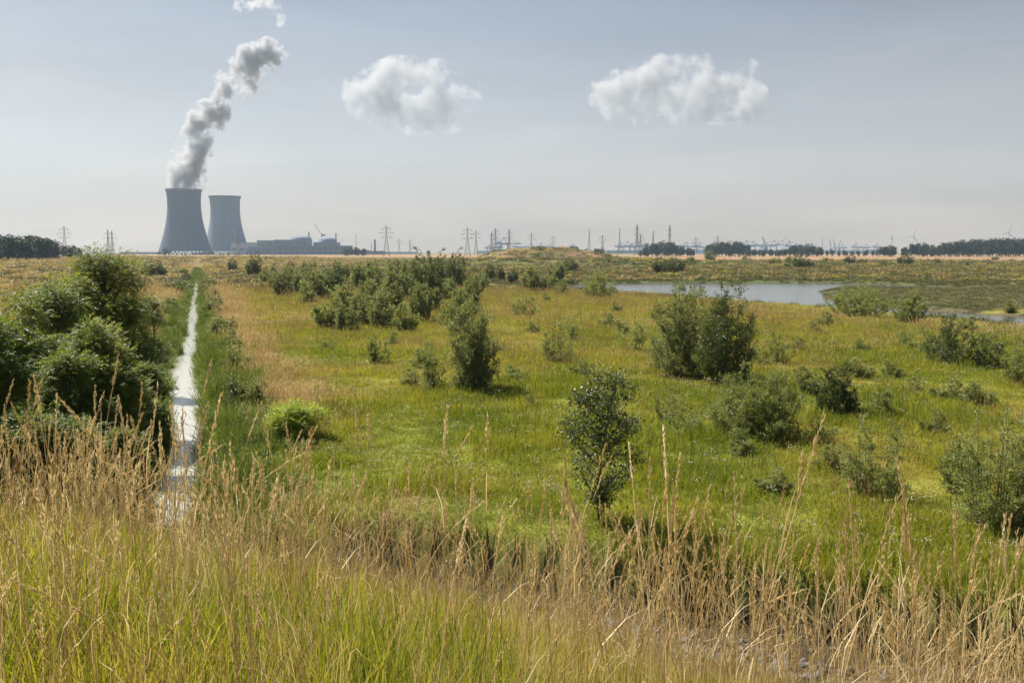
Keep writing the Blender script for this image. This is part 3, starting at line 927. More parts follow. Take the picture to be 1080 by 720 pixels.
for k, px in enumerate((724, 732, 739)):
    gantry(px, 255 + k * .4, 4000, 170 if k % 2 else 10, 'blue gantry crane between the two dark tree groups, %s from the left' % nth[k])
for k, px in enumerate((788, 794, 806, 816, 833)):
    gantry(px, 253 + (k % 3), 4200, 170 if k % 2 else 10, 'blue gantry crane right of the larger dark tree group, %s from the left' % nth[k])
for k, px in enumerate((856, 888, 903, 913, 925)):
    gantry(px, 256.5 + (k % 2), 4500, 170 if k % 2 else 10, 'small blue gantry crane near the slanted dock cranes, %s from the left' % nth[k])

def make_dock_crane():
    root = empty('dock_crane', (0, 0, 0)); mat = M['crane_blue']
    b = MB()
    for s in (-1, 1):
        for y_ in (-6, 6): b.bar((s * 7, y_, 0), (s * 3, y_ * .5, 16), 2)
    b.build('portal', mat, root)
    MB().box(-6, 6, -4, 4, 16, 26).build('machine_house', mat, root)
    MB().bar((2, 0, 24), (-12, 0, 78), 2.6).build('jib', mat, root)
    MB().bar((0, 0, 26), (2, 0, 48), 2.4).build('mast', mat, root)
    MB().bar((2, 0, 48), (-11, 0, 76), .9).build('stay', mat, root)
    return root
dproto = make_dock_crane()
for k, (px, pyt, rz, sx) in enumerate([(866, 250.5, 0, .35), (874.5, 251.5, 0, .7), (879, 252, 0, .8), (883, 252.5, 0, .8), (806, 249.5, 0, 1.5)]):
    o = dproto if k == 0 else copy_tree(dproto)
    p = at_y(px, pyt, 4400); s = p[2] / 78
    o.location = (p[0] + 8, 4400, 0); o.scale = (s * sx if sx < 1 else s * sx, s, s)
    if k == 3: o.scale[0] *= -1
    tag(o, ['steepest dock crane, left of the slanting group', 'slanting dock crane, leftmost of three together', 'slanting dock crane, middle of three together', 'slanting dock crane, rightmost of three together', 'long slanting dock crane jib over the larger dark tree group'][k], 'crane', 'slanting dock cranes of the distant port')
# pale quay sheds
for k, (a, b, t_, d, lb) in enumerate([(548, 585, 264.5, 4300, 'low pale quay shed behind the spoil mound'), (612, 640, 264.6, 4300, 'low pale quay shed right of the spoil mound'), (640, 684, 264.3, 4400, 'low pale quay shed under the tight crane row'),
        (722, 748, 263.9, 4500, 'low pale quay shed between the dark tree groups'), (792, 832, 264.0, 4600, 'low pale quay shed right of the larger tree group'), (858, 912, 264.2, 4700, 'long pale quay shed under the slanted dock cranes'),
        (912, 938, 263.6, 4700, 'short pale quay shed left of the edge on turbine'), (503, 540, 264.8, 3900, 'low pale quay shed left of the spoil mound'), (126, 166, 266.2, 3200, 'low pale shed left of the steaming cooling tower'), (405, 440, 266, 3300, 'low pale shed behind the tall lone pylon')]):
    h_ = hall('quay_shed', lb, a, b, t_, d, 40, M['clad_white'] if k % 2 else M['clad_grey'], None)
    h_['group'] = 'sheds along the horizon'

# ------------------------------------------------------------------ trees and shrubs
def bez(a, b, c, n):
    t = np.linspace(0, 1, n)[:, None]
    return a * (1 - t) ** 2 + 2 * b * t * (1 - t) + c * t ** 2
def willow_meshes(H, Rr, nst, nleaf, L_, W_, seed, leafmat, low=0.02, up=0.75, spread=1.0):
    """many-stemmed shrub: stems, twigs along them, narrow leaves along the twigs"""
    r = np.random.default_rng(seed)
    st = MB(); lf = MB()
    TP = []; TD = []; TW = []
    for k in range(nst):
        a = r.uniform(0, 2 * math.pi); q = r.uniform(0.02, 1) ** .62 * Rr * spread
        h = H * r.uniform(.58, 1.0) * (1 - 0.55 * (q / Rr) ** 2.2)
        o_ = np.array([math.cos(a), math.sin(a), 0])
        b0 = o_ * q * .42 + [0, 0, -.05]
        tip = o_ * q + [0, 0, h] + r.normal(0, .03 * H, 3) * [1, 1, .3]
        mid = b0 * .5 + tip * .5 + o_ * q * .30
        P = bez(b0, mid, tip, 9)
        st.tube(P, np.linspace(.0045 * H + .004, .001 * H, 9), 4)
        ntw = int(r.integers(14, 22))
        ts = r.uniform(low, 1, ntw)
        for t in ts:
            c = bez(b0, mid, tip, 41)[int(t * 40)]
            aa = r.uniform(0, 2 * math.pi)
            ln = (H * .35 + Rr * .65) * r.uniform(.09, .30) * (1.25 - .55 * t)
            d = np.array([math.cos(aa), math.sin(aa), r.uniform(.1, 1.5) * up * (.4 + .8 * t)]); d /= np.linalg.norm(d)
            TP.append(c); TD.append(d); TW.append(ln)
            if r.random() < .35:
                st.tube([c, c + d * ln * .5, c + d * ln * .95 + [0, 0, ln * .08]], [.003 * H * .6, .002 * H * .6, .001 * H], 3)
    TP = np.array(TP); TD = np.array(TD); TW = np.array(TW)
    nleaf = int(nleaf * 1.5)
    k = r.choice(len(TP), nleaf, p=TW / TW.sum())
    f = r.uniform(0.05, 1.05, nleaf)[:, None]
    P = TP[k] + TD[k] * TW[k][:, None] * f + r.normal(0, .012 * H, (nleaf, 3))
    P[:, 2] = np.maximum(P[:, 2], 0.02)
    D = TD[k] * .8 + unit(nleaf, r) * .8 + [0, 0, .15]
    lf.leaves(P, D, unit(nleaf, r) + [0, 0, .6], 1.0 * L_ * r.uniform(.6, 1.4, nleaf), 1.15 * W_ * r.uniform(.7, 1.3, nleaf))
    return lf.mesh('foliage', leafmat), st.mesh('stems', M['twig'])
def tree_meshes(H, Rr, cb, nclump, nspray, leaf, seed, leafmat, lean=0.0, clump=(.26, .42), pinnate=True, trunk_r=None):
    r = np.random.default_rng(seed)
    tk = MB(); lf = MB()
    tr = trunk_r or H * .022
    top = np.array([lean * H * .3, lean * H * .1, H * .8])
    TPath = bez(np.array([0, 0, -.1]), np.array([lean * H * -.1, 0, H * .4]), top, 12)
    tk.tube(TPath, np.linspace(tr, tr * .2, 12) * np.r_[1.35, 1.1, np.ones(10)], 8)
    cz, rz = (H + cb) / 2, (H - cb) / 2
    C_ = []
    while len(C_) < nclump:
        v = unit(1, r)[0] * r.uniform(0.1, 1) ** .42
        # egg shape: wide below the middle
        wdt = 1.0 - .28 * max(v[2], 0) ** 1.5 - .25 * max(-v[2], 0) ** 2
        c = np.array([v[0] * Rr * wdt, v[1] * Rr * wdt, cz + v[2] * rz]) * [.82, .82, 1]
        c[2] = min(c[2], H - Rr * .22)
        C_.append(c)
    C_ = np.array(C_)
    rc = Rr * r.uniform(clump[0], clump[1], nclump)
    for c, rad in zip(C_, rc):
        hz_ = np.clip(c[2] - np.hypot(c[0], c[1]) * .75, cb * .5, H * .78)
        b0 = TPath[int(np.clip(hz_ / (H * .8), 0, .99) * 11)]
        mid = (b0 + c) / 2 + [0, 0, -.06 * H * r.uniform(0, 1)]
        tk.tube(bez(b0, mid, c, 7), np.linspace(tr * .42, tr * .1, 7), 5)
        for _ in range(6):
            e = c + unit(1, r)[0] * rad * .85
            tk.tube([c - (c - b0) * .12, (c + e) / 2 + r.normal(0, rad * .1, 3), e], [tr * .12, tr * .08, tr * .03], 3)
    n = int(nspray * (1.45 if pinnate else 1))
    k = r.choice(nclump, n, p=rc ** 2 / (rc ** 2).sum())
    v = unit(n, r)
    P = C_[k] + v * (rc[k] * r.uniform(0.15, 1, n) ** .5)[:, None] * [1, 1, .78] * (1 + .25 * r.normal(size=n))[:, None]
    D = v * .9 + unit(n, r) * .55 + [0, 0, -.05]
    D /= np.linalg.norm(D, axis=1, keepdims=True)
    Nn = unit(n, r) * .45 + [0, 0, 1]
    if pinnate:
        S_ = np.cross(D, Nn); S_ /= np.linalg.norm(S_, axis=1, keepdims=True) + 1e-9
        sz = leaf * r.uniform(.7, 1.3, n)[:, None]
        for f, sg in ((.2, 1), (.2, -1), (.65, 1), (.65, -1), (1.1, 1), (1.1, -1), (1.5, 0)):
            base = P + D * sz * f * 1.15 - np.array([0, 0, 1]) * sz * f * f * .18
            dd = (S_ * sg + D * .6) if sg else D
            dd = dd + unit(n, r) * .22 + [0, 0, -.15]
            lf.leaves(base, dd, Nn + unit(n, r) * .3, sz[:, 0] * r.uniform(.8, 1.15, n), sz[:, 0] * .42)
    else:
        for q_ in range(3):
            lf.leaves(P + unit(n, r) * leaf * .7, D + unit(n, r) * .8, Nn + unit(n, r) * .6, leaf * r.uniform(.6, 1.3, n), leaf * .62 * r.uniform(.7, 1.2, n))
    return lf.mesh('crown', leafmat), tk.mesh('trunk', M['bark'])
def plant(name, meshes, partnames, loc, rz, s, label, cat, group=None):
    root = empty(name, loc, rz)
    root.scale = s if hasattr(s, '__len__') else (s, s, s)
    for me, nm in zip(meshes, partnames):
        o = bpy.data.objects.new(nm, me); COL.objects.link(o); o.parent = root
    return tag(root, label, cat, group)

# -- the leafy trees left of the creek
def at_ground(px, d):
    x = (px - 540) / (FPX * cp) * d
    return np.array([x, d, ground(x, d)])
def tree_at(px, d, topy, wpx, seed, mat, nclump, nspray, leaf, label, cb=.12, name='broadleaf_tree', cat='tree', lean=0., group='broadleaf trees beside the creek', pin=True, clump=(.26, .42)):
    p = at_ground(px, d)
    H = at_y(px, topy, d)[2] - p[2]
    Rr = wpx / 2 * d / FPX
    ms = tree_meshes(H, Rr, H * cb, nclump, nspray, leaf, seed, mat, lean, clump, pin)
    return plant(name, ms, ('crown', 'trunk'), p - [0, 0, .03], 0, 1, label, cat, group)
tree_at(113, 44, 259, 125, 101, M['oakleaf'], 60, 17000, .088, 'tallest rounded green tree beside the creek, its crown reaching the horizon', cb=.10)
tree_at(28, 33, 305, 125, 102, M['elder'], 46, 11000, .095, 'light green leafy tree cut by the left edge, in front of the dry field', cb=.06)
tree_at(100, 31, 338, 110, 103, M['elder'], 44, 11000, .088, 'broad bushy tree in front of the tallest tree, grey green upper leaves', cb=.05)
tree_at(-25, 26, 330, 130, 104, M['oakleaf'], 36, 7000, .09, 'dark leafy tree mostly outside the left edge', cb=.05)
tree_at(150, 37, 372, 62, 105, M['oakleaf'], 28, 5000, .08, 'low dark bush closing the gap between the trees and the creek', cb=.03, name='leafy_bush', cat='bush')
tree_at(40, 24.5, 415, 150, 106, M['oakleaf'], 40, 8000, .075, 'low shaded bush at the left behind the tall dry grass', cb=.02, name='leafy_bush', cat='bush')
tree_at(163, 58, 312, 44, 107, M['elder'], 22, 3200, .085, 'small leafy bush on the bank right behind the tallest tree', cb=.03, name='leafy_bush', cat='bush')
tree_at(122, 27, 430, 70, 108, M['elder'], 24, 4200, .075, 'small green bush just above the dry grass, left of the creek', cb=.02, name='leafy_bush', cat='bush')

tree_at(62, 38, 296, 130, 109, M['elder'], 44, 9000, .09, 'leafy mid green tree between the left edge and the tallest tree', cb=.05)
tree_at(70, 29, 372, 110, 110, M['elder'], 40, 8000, .08, 'bushy green growth in the middle of the left tree mass, above the dry grass', cb=.02, name='leafy_bush', cat='bush')
# -- willow shrubs over the meadow
WP = ('foliage', 'stems')
def shrub(px, basey, topy, wpx, mat, nst, nleaf, seed, label, leaf=(.13, .034), name='willow_shrub', cat='shrub', group='shrubs scattered over the meadow', d=None, up=1.25, low=.02):
    p = hit(px, basey) if d is None else at_ground(px, d)
    H = at_y(px, topy, p[1])[2] - p[2]
    H *= 1.12; Rr = wpx / 2 * p[1] / FPX * 1.12
    ms = willow_meshes(H, Rr, int(nst * 1.2), int(nleaf * 1.55), leaf[0], leaf[1], seed, M[mat], low, up)
    return plant(name, ms, WP, p - [0, 0, .03], 0, 1, label, cat, group)
shrub(727, 399, 287, 72, 'willow', 34, 15000, 201, 'largest grey green willow shrub, left half of the big pair before the pond', (.16, .042))
shrub(770, 390, 298, 58, 'darkleaf', 26, 9000, 202, 'dark rounded willow shrub leaning on the right side of the largest one', (.16, .042), d=55)
shrub(496, 414, 305, 44, 'willow', 24, 10000, 203, 'tall narrow willow column at the near end of the thicket', (.15, .04))
shrub(797, 464, 384, 92, 'palewillow', 36, 12000, 204, 'wide pale green willow bush in front of the big dark pair', (.12, .03))
shrub(880, 440, 377, 46, 'darkleaf', 18, 5500, 205, 'dark upright bush right of the wide pale one', (.12, .038))
shrub(918, 524, 440, 64, 'palewillow', 15, 3000, 206, 'thin loose pale sapling clump near the right foreground', (.10, .03))
shrub(1050, 556, 432, 110, 'palewillow', 26, 6500, 207, 'large loose pale willow at the right edge of the picture', (.11, .03))
shrub(995, 388, 333, 58, 'darkleaf', 20, 5500, 208, 'dark green bush by the right edge below the water channel', (.13, .042))
shrub(1047, 391, 353, 40, 'darkleaf', 14, 2600, 209, 'low dark bush right beside the taller one near the right edge', (.13, .042))
shrub(1073, 408, 362, 34, 'palewillow', 14, 2600, 210, 'small yellow green bush on the right edge above the large loose willow', (.12, .035))
shrub(907, 335, 300, 62, 'palewillow', 28, 6500, 211, 'olive willow bush standing before the tip of the peninsula', (.2, .055))
shrub(958, 342, 306, 34, 'palewillow', 18, 3600, 212, 'pale yellow green willow right of the olive bush by the water', (.2, .055))
shrub(631, 315, 284, 34, 'palewillow', 20, 4500, 213, 'green willow at the left end of the pond', (.22, .06))
shrub(592, 384, 338, 44, 'palewillow', 15, 2600, 214, 'low green bush between the thicket column and the big pair', (.13, .035))
shrub(553, 334, 308, 26, 'palewillow', 12, 1800, 215, 'small pale bush alone in the open meadow', (.16, .05))
shrub(668, 372, 318, 28, 'palewillow', 9, 1300, 216, 'thin pale willow sapling just left of the big pair', (.14, .035))
shrub(706, 445, 398, 36, 'palewillow', 8, 1100, 217, 'small wispy sapling in the grass below the big pair', (.11, .028))
shrub(458, 412, 348, 28, 'palewillow', 9, 1500, 218, 'thin sapling left of the narrow willow column', (.13, .034))
shrub(397, 384, 350, 28, 'palewillow', 10, 1500, 219, 'small bush at the near left end of the thicket', (.14, .04))
shrub(815, 385, 350, 40, 'palewillow', 12, 1900, 220, 'low pale bush behind the right side of the big pair', (.13, .04))
shrub(605, 362, 332, 24, 'palewillow', 8, 900, 221, 'tiny bush behind the low green one in mid meadow', (.14, .04))
shrub(728, 460, 432, 60, 'palewillow', 16, 2000, 222, 'low leafy weeds spread under the big pair', (.09, .035))
shrub(860, 470, 440, 50, 'palewillow', 14, 1500, 223, 'low weeds between the dark upright bush and the wide pale one', (.09, .03))
shrub(1010, 520, 470, 40, 'palewillow', 9, 1200, 224, 'wispy sapling left of the large loose willow', (.10, .028))
# the dark young tree in front
p = at_ground(634, 27.2)
ms = tree_meshes(at_y(640, 384, 27.2)[2] - p[2], 1.4, .6, 44, 2500, .09, 230, M['darkleaf'], .25, (.14, .30), False, .05)
plant('young_poplar', ms, ('crown', 'trunk'), p, 0, 1, 'dark young poplar with glossy leaves rising behind the tall dry grass', 'tree', 'broadleaf trees of the near meadow')
# bright bramble
p = hit(312, 466)
ms = tree_meshes(1.5, 1.35, .05, 26, 2600, .085, 231, M['brightleaf'], 0, (.24, .4), True, .02)
plant('bramble_bush', ms, ('crown', 'trunk'), p, 0, (1, 1, 1), 'bright yellow green bramble bush right of the reedy creek bank', 'bush', 'shrubs scattered over the meadow')
p = hit(238, 412)
ms = tree_meshes(.9, .8, .05, 14, 1100, .08, 232, M['elder'], 0, (.24, .4), True, .02)
plant('bramble_bush', ms, ('crown', 'trunk'), p, 0, (1, 1, 1), 'small green bush on the tan strip along the creek', 'bush', 'shrubs scattered over the meadow')

# -- the thicket: copies of four willows
protoW = [willow_meshes(4.0, 1.2, 16, 6200, .19, .046, 240 + k, M['willow'] if k < 3 else M['palewillow'], .02, 1.5) for k in range(4)]
protoW.append(willow_meshes(4.0, 1.4, 20, 6000, .19, .052, 246, M['darkleaf'], .02, 1.2))
thick = [ # px, base y, top y, width, kind
 (352,348,302,44,3),(330,316,283,34,0),(313,311,286,26,1),(300,313,288,22,4),(405,347,303,42,1),(381,343,306,34,2),(444,341,295,30,0),(420,318,278,40,2),(398,312,279,38,0),
 (376,309,276,36,1),(350,314,280,34,4),(340,305,282,30,2),(446,322,268,40,4),(462,312,268,36,4),(482,303,266,38,4),(436,306,276,34,1),(470,318,292,30,2),(483,352,300,36,0),
 (473,345,315,28,3),(428,350,318,28,3),(366,352,318,32,2),(389,331,292,34,0),(362,330,296,32,1),(411,330,296,34,2),(323,322,296,28,3),(290,306,285,22,2),(282,300,281,18,1),
 (309,301,279,26,0),(327,299,277,26,2),(360,299,274,30,2),(392,296,273,30,1),(415,295,271,32,0),(432,298,272,30,2),(455,330,300,28,1),(497,330,292,26,2),(500,312,286,24,0)]
glabel = ['grey green willow packed in the dense thicket left of centre', 'mid green willow packed in the dense thicket left of centre', 'soft grey willow packed in the dense thicket left of centre', 'pale small willow at the near edge of the dense thicket', 'dark full willow in the dense thicket left of centre']
for n_, (px, by, ty, w, kd) in enumerate(thick):
    p = hit(px, by); H = at_y(px, ty, p[1])[2] - p[2]; s = H / 3.5
    sx = max(.5, min(1.9, w / 2 * p[1] / FPX / 1.35))
    pl_ = plant('willow_shrub', protoW[kd], WP, p - [0, 0, .04], rng.uniform(0, 6.28), (sx, sx, s), glabel[kd], 'shrub', 'willows of the dense thicket')
# -- mid distance bushes and small trees
mid = [ # px, base y, top y, width, kind, label
 (162,293,270,28,4,'round dark bush beside the far creek, left of the cooling towers'),
 (183,306,292,38,4,'flat spreading green bush on the left bank of the far creek'),
 (190,290,281,22,1,'low bush on the far creek bank in front of the steaming tower'),
 (270,292,264,19,4,'small dense dark tree right of the far creek end'),
 (246,286,270,11,4,'small slim dark tree below the paler cooling tower'),
 (566,309,274,36,1,'grey willow at the far left of the pond, right of the thicket'),
 (588,298,272,26,2,'willow behind the left end of the pond'),
 (600,287,270,18,4,'dark rounded bush behind the left end of the pond'),
 (517,296,274,11,4,'slim dark sapling right of the thicket, left of two'),
 (527,296,276,11,4,'slim dark sapling right of the thicket, right of two'),
 (541,298,280,14,4,'squat dark sapling right of the slim two'),
 (509,303,286,16,3,'pale round bush right of the thicket'),
 (592,312,292,18,3,'small pale willow before the left pond shore'),
 (697,288,269,18,4,'dark round bush beyond the pond, left of the joined pair'),
 (712,288,269,20,4,'dark round bush beyond the pond, right of the joined pair'),
 (843,284,267,26,4,'large dark round bush on the plain beyond the pond'),
 (833,279,268,14,1,'small grey bush left of the large dark round one'),
 (897,279,267,14,4,'dark round bush on the plain right of the large one'),
 (955,280,266,18,4,'dark bush on the plain below the spread blade turbine'),
 (988,279,271,9,4,'small round bush, left of three on the right plain'),
 (1004,280,274,9,1,'low grey bush, middle of three on the right plain'),
 (1016,281,274,13,4,'flat dark bush, right of three on the right plain'),
 (749,275,262,15,1,'grey tree on the plain below the larger dark tree group'),
 (787,275,269,10,1,'low bush on the plain right of the grey tree'),
 (910,279,271,12,2,'low grey bush between two dark round ones on the plain'),
 (870,277,270,10,1,'low bush right of the large dark round one'),
 (818,279,270,14,2,'low grey bush on the plain left of the large dark one'),
 (933,280,272,16,1,'low bush left of the dark bush below the turbine'),
 (651,290,283,12,2,'low bush on the far pond bank, left'),
 (676,289,281,10,1,'low bush on the far pond bank, middle'),
 (775,288,281,9,4,'little dark bush above the far pond shore'),
 (728,276,269,9,2,'small grey bush left of the grey tree'),
 (1050,274,270,8,4,'tiny dark bush on the stubble at the right')]
for px, by, ty, w, kd, lb in mid:
    p = hit(px, by); H = at_y(px, ty, p[1])[2] - p[2]; s = H / 4.0
    sx = w / 2 * p[1] / FPX / 1.35
    plant('round_bush', protoW[kd], WP, p - [0, 0, .05], rng.uniform(0, 6.28), (sx, sx, s), lb, 'shrub', 'bushes scattered over the plain')
r2_ = np.random.default_rng(77)
for k in range(46):   # rank of low shrubs along the field edge beyond the pond
    px = r2_.uniform(612, 1075); by = r2_.uniform(275.5, 279.5)
    p = hit(px, by); H = r2_.uniform(1.4, 3.2); sx = H / 4 * r2_.uniform(.9, 1.7)
    plant('low_bush', protoW[int(r2_.integers(0, 5))], WP, p - [0, 0, .05], r2_.uniform(0, 6.28), (sx, sx, H / 4), 'low scrub bush in the loose row along the field edge beyond the pond', 'shrub', 'scrub row beyond the pond')
for k in range(26):
    px = r2_.uniform(285, 520); by = r2_.uniform(283, 296)
    p = hit(px, by); H = r2_.uniform(2.2, 4.2); sx = H / 4 * r2_.uniform(1.0, 1.6)
    plant('low_bush', protoW[int(r2_.integers(0, 5))], WP, p - [0, 0, .05], r2_.uniform(0, 6.28), (sx, sx, H / 4), 'low bush in the scrub behind the thicket', 'shrub', 'scrub behind the thicket')
for k in range(12):
    px = r2_.uniform(505, 650); by = r2_.uniform(279, 290)
    p = hit(px, by); H = r2_.uniform(1.5, 3.0); sx = H / 4 * r2_.uniform(1.0, 1.6)
    plant('low_bush', protoW[int(r2_.integers(0, 5))], WP, p - [0, 0, .05], r2_.uniform(0, 6.28), (sx, sx, H / 4), 'low bush dotted below the spoil mound', 'shrub', 'scrub below the mound')

for k in range(30):
    y_ = 34 + 230 * r2_.uniform(0, 1) ** 1.4; sg = -1 if k % 3 == 0 else 1
    x_ = -CX0 - CR * y_ + sg * r2_.uniform(2.3, 3.6)
    H = r2_.uniform(.8, 1.7) * (1 + y_ / 300); sx = H / 4 * r2_.uniform(1.2, 2.2)
    plant('bank_bush', protoW[(2, 4, 3, 0)[k % 4]], WP, (x_, y_, ground(x_, y_) - .05), r2_.uniform(0, 6.28), (sx, sx, H / 4), 'low bushy growth on the creek bank among the reeds', 'shrub', 'bushy growth along the creek')
for k, (px, by, H) in enumerate([(562,352,1.5),(612,398,1.3),(655,352,1.6),(690,338,1.4),(523,372,1.3),(447,388,1.5),(345,372,1.1),(432,408,1.2),(540,402,1.1),(700,392,1.6),(838,372,1.5),(858,352,1.4),(908,372,1.3),(962,418,1.2),(940,398,1.3),(640,428,1.0),(560,432,.9),(880,500,1.2),(815,520,1.0),(985,460,1.3),(1030,430,1.5),(760,345,1.5),(470,440,.9),(415,365,1.4),(575,318,1.8),(650,330,1.7),(955,372,1.9),(1000,425,1.6),(1040,372,1.7),(930,440,1.5),(780,480,1.2),(850,415,1.7),(905,400,1.6),(1065,330,2.0),(1020,350,1.9),(870,345,1.9),(720,352,1.8),(640,345,1.7)]):
    p = hit(px, by); sx = H / 4 * r2_.uniform(1.3, 2.2)
    plant('meadow_sapling', protoW[3], WP, p - [0, 0, .05], r2_.uniform(0, 6.28), (sx, sx, H / 4), 'small willow sapling dotted in the open meadow', 'sapling', 'willow saplings dotted over the meadow')

# -- far trees: one mesh of crown and trunk each, copies share it
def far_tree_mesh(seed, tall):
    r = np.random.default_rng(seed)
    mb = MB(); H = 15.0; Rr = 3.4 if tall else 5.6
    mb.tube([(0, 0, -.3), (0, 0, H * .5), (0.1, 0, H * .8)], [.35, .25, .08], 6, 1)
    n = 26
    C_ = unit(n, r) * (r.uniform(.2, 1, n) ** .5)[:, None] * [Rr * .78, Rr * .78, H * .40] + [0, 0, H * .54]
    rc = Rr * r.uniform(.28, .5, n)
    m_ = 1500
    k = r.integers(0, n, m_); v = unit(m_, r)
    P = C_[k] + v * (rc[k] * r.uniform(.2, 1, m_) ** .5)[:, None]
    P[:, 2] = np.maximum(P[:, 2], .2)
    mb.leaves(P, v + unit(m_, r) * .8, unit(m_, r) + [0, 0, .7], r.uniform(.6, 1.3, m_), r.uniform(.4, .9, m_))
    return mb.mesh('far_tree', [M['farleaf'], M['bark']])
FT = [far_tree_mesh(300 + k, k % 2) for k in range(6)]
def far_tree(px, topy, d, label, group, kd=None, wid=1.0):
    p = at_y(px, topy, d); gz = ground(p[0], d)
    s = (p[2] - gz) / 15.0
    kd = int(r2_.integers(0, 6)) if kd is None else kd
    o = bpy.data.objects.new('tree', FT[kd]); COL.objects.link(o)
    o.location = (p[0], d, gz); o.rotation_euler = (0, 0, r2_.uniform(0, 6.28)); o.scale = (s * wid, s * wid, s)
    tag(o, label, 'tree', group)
def belt(px0, px1, tops, d, n, label, group, dd=60, wid=1.15):
    for k in range(n):
        f = (k + r2_.uniform(.1, .9)) / n
        px = px0 + (px1 - px0) * f
        t = np.interp(f, np.linspace(0, 1, len(tops)), tops) + r2_.uniform(-.9, 1.0)
        far_tree(px, t, d + r2_.uniform(-dd, dd), label, group, None, wid * r2_.uniform(.85, 1.2))
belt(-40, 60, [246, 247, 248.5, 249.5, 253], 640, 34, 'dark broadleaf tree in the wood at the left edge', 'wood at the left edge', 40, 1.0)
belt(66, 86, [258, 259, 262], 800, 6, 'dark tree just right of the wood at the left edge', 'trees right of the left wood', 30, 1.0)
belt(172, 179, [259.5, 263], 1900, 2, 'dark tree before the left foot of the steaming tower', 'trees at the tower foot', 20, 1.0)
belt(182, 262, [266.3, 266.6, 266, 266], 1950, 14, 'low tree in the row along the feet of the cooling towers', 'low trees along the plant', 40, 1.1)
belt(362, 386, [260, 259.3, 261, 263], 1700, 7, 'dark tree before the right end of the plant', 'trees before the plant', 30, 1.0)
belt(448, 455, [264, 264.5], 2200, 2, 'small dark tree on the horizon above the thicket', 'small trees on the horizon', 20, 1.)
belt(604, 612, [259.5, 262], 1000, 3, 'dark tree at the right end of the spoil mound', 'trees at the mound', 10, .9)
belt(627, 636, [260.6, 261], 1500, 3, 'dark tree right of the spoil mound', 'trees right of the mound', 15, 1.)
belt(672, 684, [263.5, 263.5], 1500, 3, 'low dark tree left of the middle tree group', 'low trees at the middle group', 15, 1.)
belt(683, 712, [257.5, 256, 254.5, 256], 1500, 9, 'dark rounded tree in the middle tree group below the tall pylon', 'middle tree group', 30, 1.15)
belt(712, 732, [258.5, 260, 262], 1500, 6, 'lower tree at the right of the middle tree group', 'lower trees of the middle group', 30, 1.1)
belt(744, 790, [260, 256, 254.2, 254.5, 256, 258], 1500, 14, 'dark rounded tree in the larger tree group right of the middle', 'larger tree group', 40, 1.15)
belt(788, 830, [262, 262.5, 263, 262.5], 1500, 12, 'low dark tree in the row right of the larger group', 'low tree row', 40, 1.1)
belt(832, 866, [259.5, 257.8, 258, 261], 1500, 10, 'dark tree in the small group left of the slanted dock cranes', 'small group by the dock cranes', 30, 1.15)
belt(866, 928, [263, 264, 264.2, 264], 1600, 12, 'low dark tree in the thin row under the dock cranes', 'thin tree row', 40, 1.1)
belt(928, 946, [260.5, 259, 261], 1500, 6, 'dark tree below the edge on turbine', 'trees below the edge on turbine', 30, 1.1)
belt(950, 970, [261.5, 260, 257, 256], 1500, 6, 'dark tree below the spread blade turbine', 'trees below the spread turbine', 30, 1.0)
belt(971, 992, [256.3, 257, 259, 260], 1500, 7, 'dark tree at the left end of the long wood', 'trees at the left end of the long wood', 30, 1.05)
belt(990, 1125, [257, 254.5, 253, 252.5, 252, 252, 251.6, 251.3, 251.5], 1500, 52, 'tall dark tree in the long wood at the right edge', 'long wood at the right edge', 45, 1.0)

# ------------------------------------------------------------------ grasses: patches instanced over the ground
GEN = bpy.data.node_groups.new('scatter', 'GeometryNodeTree')
def make_scatter_group(coll, name):
    ng = bpy.data.node_groups.new(name, 'GeometryNodeTree')
    ng.interface.new_socket('Geometry', in_out='INPUT', socket_type='NodeSocketGeometry')
    ng.interface.new_socket('Geometry', in_out='OUTPUT', socket_type='NodeSocketGeometry')
    n = ng.nodes; l = ng.links
    gi = n.new('NodeGroupInput'); gq = n.new('NodeGroupOutput')
    ci = n.new('GeometryNodeCollectionInfo'); ci.inputs['Collection'].default_value = coll
    ci.inputs['Separate Children'].default_value = True; ci.inputs['Reset Children'].default_value = True
    ip = n.new('GeometryNodeInstanceOnPoints'); ip.inputs['Pick Instance'].default_value = True
    def named(nm, ty):
        q = n.new('GeometryNodeInputNamedAttribute'); q.data_type = ty; q.inputs['Name'].default_value = nm
        return q.outputs['Attribute']
    l.new(gi.outputs[0], ip.inputs['Points']); l.new(ci.outputs[0], ip.inputs['Instance'])
    l.new(named('idx', 'INT'), ip.inputs['Instance Index'])
    l.new(named('rot', 'FLOAT_VECTOR'), ip.inputs['Rotation'])
    l.new(named('scl', 'FLOAT_VECTOR'), ip.inputs['Scale'])
    l.new(ip.outputs[0], gq.inputs[0])
    return ng
bpy.data.node_groups.remove(GEN)
